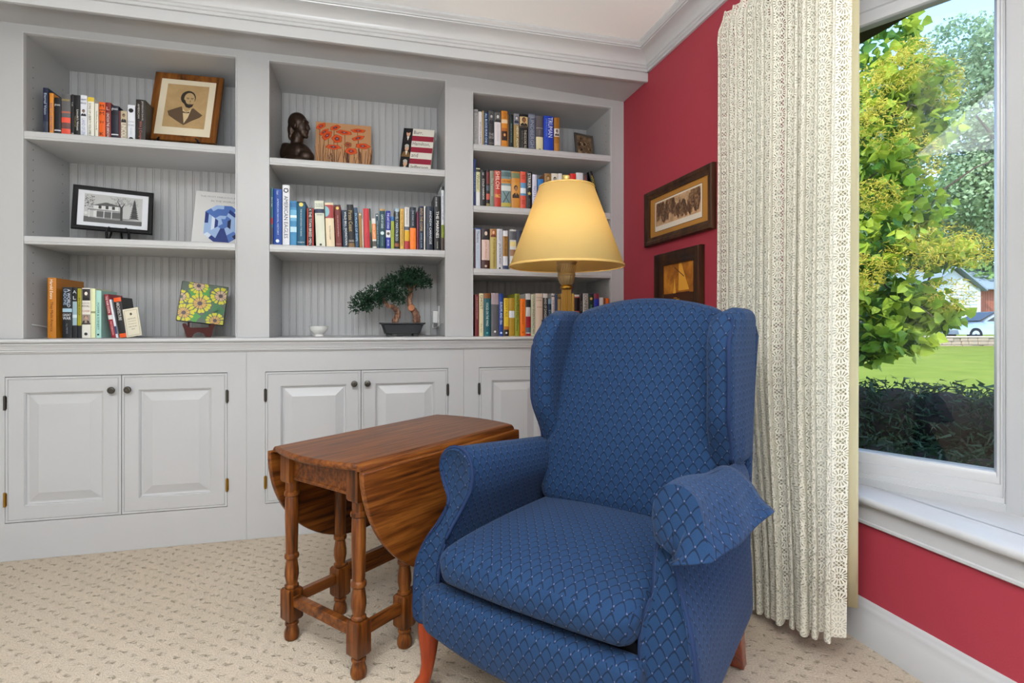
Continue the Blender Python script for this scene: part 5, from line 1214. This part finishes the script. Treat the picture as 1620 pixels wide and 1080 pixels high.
for k in range(44):
    x = rg.uniform(-.135, .135); stem(x, -.078, x + rg.uniform(-.015, .015), rg.uniform(.02, .085), 1 if k % 2 else 5)
pm.build('poppy_pattern', [paint('b98a62'), paint('4a2c22'), paint('7a2a14'), paint('d5531a'), paint('b53a14'), paint('8a5a2c'), paint('8a80a0')], pc, fix=False, loc=(0, 0, .080))
# striped book, face out
bb = empty('book', 'book with red and white striped cover and portraits, face out in the middle bay', 'book', (.214, 2.915, 1.8065), 0, 'books standing face out'); bb.rotation_euler = (R(-12), R(4), R(-14)); bb.scale = (1.10, 1, 1.29)
M().box(-.076, .076, 0, .026, 0, .212).build('cover', paint('e2ddd2'), bb, bevel=.001)
M().box(-.073, .0765, .003, .023, -.0003, .2123).build('page_block', PAGES, bb)
cm = M(); rect(cm, -.076, -.030, 0, .212, -.0004, 0)
for k, zz in enumerate((.155, .103, .050)): rect(cm, -.030, .076, zz, zz + .024, -.0004, 1)
rect(cm, -.030, .076, .0, .020, -.0004, 2)
for k, zz in enumerate((.148, .080, .010)):
    ellipse(cm, -.050, zz + .040, .010, .014, -.0006, 3); ellipse(cm, -.051, zz + .050, .0105, .008, -.0007, 5 if k else 4); cm.poly([(-.074 + .046 * p[0], -.0005, zz + .03 * p[1]) for p in ((.02, 0), (.98, 0), (.8, .7), (.6, .9), (.4, .9), (.15, .7))], 4 if k < 1 else 6); cm.poly([(-.056, -.0006, zz + .026), (-.044, -.0006, zz + .026), (-.05, -.0006, zz + .006)], 7)
cm.build('cover_picture', [paint('17171a'), paint('94243a'), paint('252a5c'), paint('d5a688'), paint('2a2024'), paint('b9b4aa'), paint('7a5a34'), paint('e8e4da')], bb, fix=False)
cm = M()
for tx, zz, ln_ in (('Burr,', .185, .045), ('Hamilton,', .133, .085), ('and', .081, .032), ('Jefferson', .026, .088)): lettering(cm, tx, lambda a, b: (-.024 + a, -.0006, zz + b), ln_, .018)
lettering(cm, 'ROGER G. KENNEDY', lambda a, b: (-.012 + a, -.0006, .006 + b), .07, .007, 1)
cm.build('cover_lettering', [paint('5a4a4a'), paint('c9c4cc')], bb, fix=False)
# small white bowl
bw_ = M().lathe([(.0, .003), (.020, .003), (.022, .0), (.024, .0), (.023, .010), (.030, .018), (.042, .030), (.0455, .040), (.0462, .050), (.0472, .052), (.0455, .053), (.0435, .049), (.040, .032), (.025, .017), (0, .014)], n=40).build('bowl', CERAMIC, None, smooth=45)
bw_.location = (-.267, 2.90, CT + .0006); tag(bw_, 'small white footed bowl standing alone on the middle bay counter', 'bowl')
# bonsai
bz = empty('bonsai', 'twin-trunk juniper bonsai in a dark rectangular pot on the middle bay counter', 'plant', (.150, 2.905, CT))
def rr_(hx_, hy, z, c=.012): return [(sx * (hx_ - (c if i == 0 else 0)), sy * (hy - (c if i == 1 else 0)), z) for sx, sy, order in ((-1, -1, (1, 0)), (1, -1, (0, 1)), (1, 1, (1, 0)), (-1, 1, (0, 1))) for i in order]
pot = M().loft([rr_(.084, .052, .012), rr_(.092, .058, .015), rr_(.104, .068, .052), rr_(.108, .071, .060), rr_(.118, .080, .066), rr_(.118, .080, .071), rr_(.108, .070, .071), rr_(.100, .064, .056)], True, True)
pot.build('pot', mat('dark_glazed_pot', '26282a', .22), bz, smooth=30)
for sx in (-1, 1):
    for sy in (-1, 1): M().box(sx * .068 - .014, sx * .068 + .014, sy * .040 - .010, sy * .040 + .010, .0006, .013).build('pot_foot', mat('dark_glazed_pot', '26282a', .22), bz, bevel=.003)
M().prism(rr_(.104, .066, 0)[:], lambda p, z: (p[0], p[1], z + .004 * math.sin(p[0] * 60)), .055, .066).build('soil', mat('dark_soil', '2a1f17', .95), bz)
def barkmat():
    m = mat('peeling_bark', '6b4a36', .8); t = NT(m); n = t.noise(t.mapped(t.coord(), (70, 70, 18)), 1, 4., .65)
    t.put(t.b.inputs['Base Color'], t.ramp(n, ((.3, '2e1b14'), (.5, '7a5340'), (.7, 'b39478')))); t.bump(n, .8, .006); return m
BARK = barkmat()
ZS = lambda L_: [(p[0], p[1], .06 + (p[2] - .06) * 1.33) for p in L_]
tp = smooth_open(ZS([(-.036, -.01, .060), (-.034, -.012, .080), (-.022, -.014, .100), (-.030, -.016, .118), (-.050, -.018, .132), (-.072, -.02, .134), (-.084, -.02, .146), (-.10, -.02, .165)]), 5); n_ = len(tp)
tk = M().tube(tp, [lerp(.0185, .008, i / (n_ - 1)) * (1 + .14 * math.sin(i * 1.7)) for i in range(n_)], 12)
tk.tube(ZS([(-.028, -.012, .104), (-.016, -.015, .112), (-.008, -.016, .116)]), [.006, .004, .001], 8)
for k in range(5): tk.tube([(-.036, -.01, .074), (-.036 + .022 * math.cos(k * 1.3), -.01 + .02 * math.sin(k * 1.3), .062)], [.008, .003], 6)
tk.build('trunk', BARK, bz, smooth=60)
tp2 = smooth_open(ZS([(.072, .008, .058), (.078, .006, .080), (.074, .004, .102), (.058, .002, .122), (.042, 0, .140), (.038, 0, .160), (.044, 0, .182), (.040, 0, .205), (.02, 0, .225)]), 5); n_ = len(tp2)
tk2 = M().tube(tp2, [lerp(.021, .009, i / (n_ - 1)) * (1 + .10 * math.sin(i * 1.9)) for i in range(n_)], 12)
tk2.tube(ZS([(.044, 0, .185), (.060, 0, .212), (.09, 0, .23)]), [.009, .006, .003], 8)
for k in range(5): tk2.tube([(.072, .008, .074), (.072 + .024 * math.cos(k * 1.3), .008 + .02 * math.sin(k * 1.3), .060)], [.009, .003], 6)
tk2.build('trunk', BARK, bz, smooth=60)
M().lathe([(0, .003), (.0165, .002), (.018, -.004)], n=18).build('cut_scar', mat('pale_cut_wood', 'a8653a', .6), bz, smooth=30, loc=(.0475, -.020, .150)).rotation_euler = (R(80), 0, R(-10))
JUN = leafmat('juniper_green', '12301f', '24492f', '2f5a36', .15, 30)
fo = M(); rg = random.Random(2)
CL = [(-.205, -.01, .148, .052), (-.228, -.01, .118, .034), (-.165, -.015, .165, .055), (-.120, -.02, .185, .055), (-.15, -.01, .142, .045), (-.080, -.02, .205, .050), (-.045, -.02, .225, .050), (-.055, -.02, .180, .05), (-.010, -.02, .180, .045), (.000, -.01, .245, .050), (.035, 0, .265, .045), (.075, 0, .260, .048), (.110, 0, .235, .042), (.070, -.01, .225, .05), (.030, -.01, .225, .045), (.125, 0, .215, .026), (-.020, -.03, .150, .032), (-.105, -.01, .155, .035), (-.19, -.02, .12, .03)]
for cx, cy, cz, r in CL:
    cz = .06 + (cz - .06) * 1.30 + .012; r *= 1.12
    for k in range(int(105 * (r / .045) ** 2)):
        d = Vector((rg.gauss(0, 1), rg.gauss(0, 1), rg.gauss(0, .75))).normalized(); p = Vector((cx, cy, cz)) + Vector((d.x * r, d.y * r * 1.1, d.z * r * .62)) * rg.uniform(.45, 1)
        dr = (d + Vector((rg.gauss(0, .35), rg.gauss(0, .35), rg.gauss(.15, .35)))).normalized(); ln_ = rg.uniform(.010, .022)
        for q_ in range(4):
            b = p + dr * ln_ * (.25 * q_); sd = Vector((rg.gauss(0, 1), rg.gauss(0, 1), rg.gauss(0, 1))).normalized()
            e = (dr * .7 + sd * .8).normalized() * rg.uniform(.006, .011); wv = dr.cross(sd).normalized() * .0024
            fo.add([tuple(b - wv), tuple(b + wv), tuple(b + e * .6 + wv * .8), tuple(b + e), tuple(b + e * .6 - wv * .8)], [(0, 1, 2, 3, 4)])
fo.build('foliage', JUN, bz, fix=False)
# little sepia photograph at the top right
def little(r, w, h, fw):
    pm = M(); rect(pm, -w / 2 + fw * .8, w / 2 - fw * .8, fw * .8, h - fw * .8, .0068, 0); rg = random.Random(8)
    for k in range(26):
        x, z = rg.uniform(-w / 2 + fw + .01, w / 2 - fw - .01), rg.uniform(fw + .012, h - fw - .014); s = rg.uniform(.004, .011)
        ellipse(pm, x, z, s, s * rg.uniform(.8, 1.6), .0066 - k * .00003, 1 + k % 3, 9)
    pm.build('photograph', [sepia('brown_print', ((.3, '3a2a1e'), (.7, '8f7458')), 60), paint('2a1d15'), paint('a58a6a'), paint('6a4e36')], r, fix=False)
picture_frame('framed_snapshot', 'small brown-framed sepia snapshot standing at the right end of the top right shelf', (1.196, 2.89, 1.9428), 9, 14, .130, .172, .012, mat('grey_brown_frame', '4c443c', .45), .012, little)
# mains adaptors with white cords, plugged into the bay sides
def adaptor(label, x, y, z, s, k):
    r = empty('plug_adaptor', label, 'plug', (x, y, z), 0, 'white plug adaptors on the bay sides')
    M().box(min(0, s * .006), max(0, s * .006), -.036, .036, -.058, .058).build('wall_plate', PLASTIC, r, bevel=.002)
    M().box(min(s * .0065, s * .036), max(s * .0065, s * .036), -.020, .022, -.036, .030).build('adaptor_body', PLASTIC, r, bevel=.004)
    M().tube(smooth_open([(s * .03, 0, -.034), (s * .034, -.01, -.056), (s * .030, -.03, -.064), (s * .016, -.07, -.056), (s * .008, -.12, -.045), (s * .004, -.20, -.036)], 5), .0022, 8).build('cord', PLASTIC, r, smooth=180)
adaptor('white plug adaptor with a cord, left bay side beside the large ochre book', -1.4392, 2.985, 1.040, 1, 0)
adaptor('white plug adaptor on the middle bay side, to the right of the bonsai', .3562, 3.00, 1.050, -1, 1)
# ------------------------------------------------------------------ outside the window
def lawnmat():
    m = mat('sunlit_lawn', '6f8f2c', .9, spec=.1); t = NT(m); n = t.noise(t.coord(), 1.4, 6., .6); f = t.noise(t.coord(), 40., 3.)
    t.put(t.b.inputs['Base Color'], t.mix(t.ss(f, .3, .7), t.ramp(n, ((.3, '5c6c20'), (.55, '76822f'), (.75, '8c8c46'))), lin('6c7a28'))); return m
g = M().grid([[(x, y, -.15 + .30 * sst(2, 24, math.hypot(x, y)) + .012 * max(0, math.hypot(x, y) - 30)) for y in (-40, -10, 0, 4, 8, 14, 20, 30, 50, 90)] for x in (1.9, 3, 5, 8, 12, 18, 24, 32, 45, 70, 110)])
struct(g.build('ground', lawnmat(), smooth=180))
drv = M().grid([[(lerp(23.6, 27.4, a) + 40 * b * .26 + 0, lerp(17.2, 19.6, a) - 14 * b + 6, .24 + .0 * a) for b in (0, .3, .6, 1)] for a in (0, 1)])
struct(drv.build('driveway', mat('pale_concrete', 'b9b3a8', .9)))
def scatter(m, cents, n, size, rg, kind='leaf', flat=.0):
    for _ in range(n):
        cx, cy, cz, rx, ry, rz = rg.choice(cents)
        d = Vector((rg.gauss(0, 1), rg.gauss(0, 1), rg.gauss(0, 1))).normalized() * rg.uniform(.35, 1) ** .5
        p = Vector((cx + d.x * rx, cy + d.y * ry, cz + d.z * rz)); s = size * rg.uniform(.65, 1.25)
        a = Vector((rg.gauss(0, 1), rg.gauss(0, 1), rg.gauss(-.5, .6))).normalized(); b = a.cross(Vector((rg.gauss(0, 1), rg.gauss(0, 1), rg.gauss(0, 1)))).normalized(); nn = a.cross(b)
        if kind == 'heart':
            pts = [p, p + a * s * .18 + b * s * .42 + nn * s * .08, p + a * s * .55 + b * s * .40 + nn * s * .06, p + a * s * 1.05, p + a * s * .55 - b * s * .40 + nn * s * .06, p + a * s * .18 - b * s * .42 + nn * s * .08, p + a * s * .12]
            m.add([tuple(q) for q in pts], [(6, 1, 2, 3), (6, 3, 4, 5)])
        elif kind == 'sprig':
            m.add([tuple(p - b * s * .10), tuple(p + b * s * .10), tuple(p + a * s)], [(0, 1, 2)])
        else:
            m.add([tuple(p), tuple(p + a * s * .5 + b * s * .35), tuple(p + a * s), tuple(p + a * s * .5 - b * s * .35)], [(0, 1, 2, 3)])
    return m
WOODB = mat('grey_brown_bark', '4c3f34', .9)
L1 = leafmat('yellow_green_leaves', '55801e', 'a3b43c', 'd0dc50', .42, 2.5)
L1D = leafmat('painted_shade_leaves', '2f5a1c', '4f7a26', '7fa034', .3, 2.5)  # darker copy of the near tree leaves, crown shade put into the colour
L2 = leafmat('pale_seed_clusters', 'a89a2c', 'd0bc4a', 'e6d860', .4, 6)
L3 = leafmat('hazed_blue_green_leaves', '6b8a68', '9ab08a', 'b4c89a', .35, .5)  # leaf tones lightened to imitate distant haze
L4 = leafmat('hazed_green_leaves', '4a6a3a', '7a9a58', '98b468', .35, .5)  # greens paled in the colour to stand for haze over distance
L5 = leafmat('yew_needles', '1a2c1c', '2a462e', '38562f', .2, 4)
rg = random.Random(12)
# the near tree, its branches hanging in front of the window
nt = empty('broadleaf_tree', 'yellow-green broadleaf tree with heart-shaped leaves close outside the window', 'tree', (3.35, 3.75, -.10))
def rel(m, o): m.v = [(x - o[0], y - o[1], z - o[2]) for x, y, z in m.v]; return m
base = (3.35, 3.75, -.10)
tm = M().tube(smooth_open([(3.35, 3.75, -.1), (3.34, 3.72, .8), (3.30, 3.70, 1.6), (3.36, 3.68, 2.6), (3.3, 3.7, 3.8)], 4), [.09, .085, .082, .08, .078, .075, .072, .068, .065, .06, .055, .05, .045, .04, .035, .03, .02], 10)
for tgt in ((3.75, 3.05, 2.55), (4.05, 3.0, 2.0), (4.2, 3.15, 1.45), (3.6, 3.05, 1.25), (3.9, 3.3, 2.9), (3.5, 3.2, 2.0)):
    z0_ = tgt[2] - .35; tm.tube(smooth_open([(3.33, 3.71, z0_), (lerp(3.33, tgt[0], .5), lerp(3.71, tgt[1], .5), z0_ + .28), tgt], 4), [.028, .026, .024, .021, .018, .015, .012, .009, .005], 6)
    for k in range(4):
        q_ = Vector(tgt) + Vector((rg.uniform(-.3, .3), rg.uniform(-.25, .25), rg.uniform(-.3, .3))); tm.tube([tgt, tuple((Vector(tgt) + q_) / 2 + Vector((0, 0, .03))), tuple(q_)], [.008, .006, .003], 5)
rel(tm, base).build('trunk', WOODB, nt, smooth=60)
CN = [(3.56, 3.11, 2.68, 0.2, 0.2, 0.28), (3.88, 3.07, 2.81, 0.2, 0.2, 0.2), (3.51, 3.01, 2.14, 0.23, 0.2, 0.27), (4.02, 3.09, 2.53, 0.21, 0.2, 0.24), (3.4, 2.94, 1.63, 0.21, 0.2, 0.26), (3.83, 3.04, 1.85, 0.24, 0.2, 0.23), (3.98, 3.0, 1.55, 0.27, 0.23, 0.14), (3.47, 2.97, 1.2, 0.21, 0.2, 0.22), (3.83, 3.04, 1.18, 0.2, 0.2, 0.19), (3.36, 2.95, 0.89, 0.14, 0.2, 0.15), (4.0, 3.04, 1.09, 0.17, 0.2, 0.13), (3.64, 2.98, 0.89, 0.15, 0.2, 0.11), (3.32, 3.17, 2.22, 0.22, 0.2, 0.41), (3.21, 3.09, 1.38, 0.21, 0.2, 0.4), (3.79, 3.25, 3.2, 0.28, 0.23, 0.24)]
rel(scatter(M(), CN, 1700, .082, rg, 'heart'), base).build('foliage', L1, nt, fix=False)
rel(scatter(M(), [(a + .05, b + .12, c, d * .9, e, f) for a, b, c, d, e, f in CN], 1500, .09, rg, 'heart'), base).build('shade_coloured_foliage', L1D, nt, fix=False)  # second leaf set with the crown's shade painted into its green
SN = [(3.69, 2.97, 2.86, 0.17, 0.14, 0.19), (4.0, 2.99, 2.77, 0.17, 0.14, 0.2), (3.33, 2.86, 2.34, 0.2, 0.14, 0.17), (3.2, 2.89, 2.55, 0.12, 0.14, 0.19), (3.76, 2.85, 1.57, 0.36, 0.24, 0.16), (3.97, 2.79, 1.52, 0.21, 0.14, 0.13), (3.49, 2.81, 1.47, 0.22, 0.14, 0.16), (3.11, 2.81, 1.35, 0.12, 0.14, 0.13), (3.89, 2.86, 1.22, 0.2, 0.14, 0.13), (3.5, 2.91, 2.76, 0.17, 0.14, 0.14), (3.75, 2.95, 2.19, 0.17, 0.14, 0.19), (3.27, 2.87, 1.87, 0.17, 0.14, 0.12)]
rel(scatter(M(), SN, 6500, .036, rg, 'sprig'), base).build('seed_clusters', L2, nt, fix=False)
# hedge below the window
hd = empty('hedge', 'dark yew hedge growing low outside the window', 'hedge', (3.3, 2.6, -.15))
HN = []
for k in range(16):
    s = -1.9 + k * .25; cx, cy = 3.38 + D27.x * s * 1.0, 2.62 + D27.y * s; HN += [(cx, cy, .40, .26, .36, .27), (cx + .15, cy + .15, .12, .30, .4, .26), (cx - .25, cy - .1, .12, .2, .3, .2)]
rel(scatter(M(), HN, 52000, .075, rg, 'sprig'), (3.3, 2.6, -.15)).build('foliage', L5, hd, fix=False)
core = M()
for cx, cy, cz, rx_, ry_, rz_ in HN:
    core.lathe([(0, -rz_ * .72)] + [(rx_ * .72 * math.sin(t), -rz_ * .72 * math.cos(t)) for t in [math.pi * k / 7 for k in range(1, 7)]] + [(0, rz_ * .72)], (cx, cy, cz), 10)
rel(core, (3.3, 2.6, -.15)).build('hedge_shade_lumps', mat('painted_hedge_shade', '1a1713', .95), hd, smooth=180)  # dark lumps added inside the hedge as painted shade
ht_ = M()
for k in range(16):
    s = -1.9 + k * .25; cx, cy = 3.38 + D27.x * s, 2.62 + D27.y * s
    for q_ in range(3): ht_.tube([(cx, cy, -.15), (cx + rg.uniform(-.15, .15), cy + rg.uniform(-.15, .15), .15), (cx + rg.uniform(-.25, .25), cy + rg.uniform(-.25, .25), .45)], [.014, .010, .004], 5)
rel(ht_, (3.3, 2.6, -.15)).build('stems', WOODB, hd, smooth=60)
# light-green weeds at the edge of the lawn
wd = scatter(M(), [(5.5 + D27.x * s * 2.2, 4.3 + D27.y * s * 2.2, .12, .5, .5, .22) for s in (-1, -.6, -.2, .2)], 2600, .09, rg, 'sprig').build('border_plants', leafmat('lime_border_leaves', '87a02c', 'b5b84a', 'd0d860', .5, 3), None, fix=False)
tag(wd, 'lime green border plants between hedge and lawn outside the window', 'plants', kind='stuff')
# far trees
def tree(label, x, y, h, crown, lm, n, size, trunk=.25, low=.22):
    r = empty('tree', label, 'tree', (x, y, 0), 0, 'trees beyond the lawn')
    t_ = M().tube([(0, 0, -.2), (.05, .02, h * .3), (0, .1, h * .6), (0, 0, h * .9)], [trunk, trunk * .8, trunk * .5, trunk * .15], 10)
    for k in range(8):
        a = k * 2.4; t_.tube([(0, 0, h * (.25 + .06 * k)), (crown * .35 * math.cos(a), crown * .35 * math.sin(a), h * (.35 + .06 * k)), (crown * .75 * math.cos(a), crown * .75 * math.sin(a), h * (.42 + .06 * k))], [trunk * .4, trunk * .28, .03], 6)
    t_.build('trunk', WOODB, r, smooth=60)
    rr = random.Random(label); cs = []
    for k in range(26):
        zz = rr.uniform(low, .95); w_ = crown * (1 - abs(zz - .5) * 1.0); a = rr.uniform(0, 6.28); q_ = rr.uniform(.2, .9)
        cs.append((w_ * q_ * math.cos(a), w_ * q_ * math.sin(a), h * zz, crown * .34, crown * .34, h * .10))
    scatter(M(), cs, n, size, rr, 'leaf').build('foliage', lm, r, fix=False)
tree('tall blue-green tree at the right side of the window view', 23.5, 14.6, 12.6, 4.2, L3, 42000, .17, .25, .42)
tree('tall pale green tree behind the near tree, left in the window', 21.5, 19.5, 12.0, 3.8, L3, 30000, .17, .25, .40)
tree('deep green tree beside the neighbouring house', 32.0, 31.5, 12.5, 4.6, L4, 14000, .35)
tree('deep green tree behind the roof of the neighbouring house', 49.0, 33.0, 14, 6.5, L4, 14000, .4)
tree('dark green tree far left behind the lawn', 27.0, 28.5, 13, 5.0, L4, 14000, .35)
# neighbouring house
def brickmat():
    m = mat('house_brick', '8a4a36', .9); t = NT(m); b = t.n('ShaderNodeTexBrick'); t.put(b.inputs[0], t.coord()); b.inputs['Scale'].default_value = 4
    b.inputs['Color1'].default_value = lin('8f4c36'); b.inputs['Color2'].default_value = lin('7a3c2c'); b.inputs['Mortar'].default_value = lin('b3a598'); t.t.links.new(b.outputs[0], t.b.inputs['Base Color']); return m
hs = empty('house', 'distant house with grey-blue roof, white siding and brick beyond the lawn', 'house', (43.58, 30.0, .3), R(-14.5))
M().box(-3.6, 0, 0, 9, 0, 3.5).build('wall', mat('white_siding', 'b9c2c8', .8), hs)
sd = M()
for k in range(14): sd.box(-3.62, .0, -.03, 0, .1 + k * .24, .12 + k * .24)
sd.build('siding_lines', mat('siding_shadow_gap', '9aa4aa', .8), hs)
M().box(.02, 9, .6, 9, 0, 3.5).build('brick_wall', brickmat(), hs)
M().add([(-3.6, 0, 3.5), (0, 0, 3.5), (-1.8, 0, 4.9), (-3.6, .05, 3.5), (0, .05, 3.5), (-1.8, .05, 4.9)], [(0, 1, 2), (3, 5, 4)]).build('gable', mat('white_siding', 'b9c2c8', .8), hs)
rf = M(); rf.add([(-4.1, -.5, 3.25), (-1.8, -.5, 5.05), (-1.8, 9.5, 5.05), (-4.1, 9.5, 3.25), (.4, -.5, 3.25), (.4, 9.5, 3.25), (-4.1, -.5, 3.37), (-1.8, -.5, 5.17), (-1.8, 9.5, 5.17), (-4.1, 9.5, 3.37), (.4, -.5, 3.37), (.4, 9.5, 3.37)], [(0, 1, 2, 3), (1, 4, 5, 2), (6, 9, 8, 7), (7, 8, 11, 10), (0, 6, 7, 1), (1, 7, 10, 4), (4, 10, 11, 5)])
rf.add([(-1.0, 0.1, 3.4), (9.5, .1, 3.4), (9.5, 4.5, 5.6), (-1.0, 4.5, 5.6), (-1.0, 0.1, 3.5), (9.5, .1, 3.5), (9.5, 4.5, 5.7), (-1.0, 4.5, 5.7)], [(0, 1, 2, 3), (4, 7, 6, 5), (0, 4, 5, 1)])
rf.build('roof', mat('grey_blue_shingles', '76858f', .9), hs)
M().box(.0, .25, -.05, .6, 0, 3.5).build('corner_post', mat('white_siding', 'b9c2c8', .8), hs)
wn_ = M().box(3.0, 4.6, .54, .6, 1.0, 2.4).build('window', mat('dark_window', '2a3238', .1), hs)
# stone edging wall
sw = empty('stone_wall', 'low pale stone retaining wall at the far edge of the lawn', 'wall', (22.9, 16.8, .05), R(-14.5))
stn = M(); rr = random.Random(6)
for row in range(3):
    x = -2.6 + row * .12
    while x < 2.4:
        w_ = rr.uniform(.28, .45); stn.box(x, x + w_ - .02, rr.uniform(-.03, .03), .3, row * .15, row * .15 + .14); x += w_
stn.build('stones', mat('pale_wall_stone', 'a3907c', .9), sw, bevel=.02)
M().box(-2.6, 2.3, -.03, .34, .455, .51).build('cap_stones', mat('pale_cap_stone', 'c9b8a4', .9), sw, bevel=.01)
# parked car
car = empty('car', 'silver car parked beyond the stone wall, seen through the window', 'car', (30.2, 20.2, .24), R(-14.5))
cs = smooth_open([(-2.25, .32), (-2.28, .62), (-2.1, .80), (-1.2, .93), (-.95, .96), (-.2, 1.40), (.3, 1.46), (1.0, 1.40), (1.75, 1.02), (2.2, .95), (2.3, .6), (2.25, .32)], 4)
body = M()
rings = []
for y, s_ in ((-.86, .90), (-.84, .96), (-.78, 1.0), (.78, 1.0), (.84, .96), (.86, .90)):
    rings.append([(x * (1 if z < .95 else s_), y * (1 if z < .95 else .86), .32 + (z - .32) * (s_ if z < .95 else 1)) for x, z in cs])
body.loft(rings, True, True); body.build('body', mat('silver_car_paint', 'b9bdc2', .25, .5), car, smooth=40)
for s_ in (-1, 1):
    M().prism([(-.78, .98), (-.18, 1.34), (.28, 1.39), (.30, .98)], lambda p, y: (p[0], y, p[1]), s_ * .70, s_ * .775).build('side_window', mat('dark_window', '2a3238', .1), car)
    M().prism([(.36, .98), (.34, 1.39), (.95, 1.33), (1.45, 1.02)], lambda p, y: (p[0], y, p[1]), s_ * .70, s_ * .775).build('side_window', mat('dark_window', '2a3238', .1), car)
M().prism([(-1.0, .97), (-.22, 1.40), (-.26, 1.42), (-1.05, .99)], lambda p, y: (p[0] - .012, y, p[1] + .01), -.60, .60).build('windscreen', mat('dark_window', '2a3238', .1), car)
for x in (-1.42, 1.42):
    for y in (-.78, .78):
        wm = M(); n = 24
        wm.loft([[(x + r * math.cos(t), y + (yy if y > 0 else -yy), .32 + r * math.sin(t)) for t in [2 * math.pi * k / n for k in range(n)]] for r, yy in ((.30, -.10), (.325, -.08), (.325, .08), (.30, .10), (.2, .09), (.18, .07), (.05, .08))], True, True)
        wm.build('wheel', mat('tyre_rubber', '1c1c1d', .8), car, smooth=40)
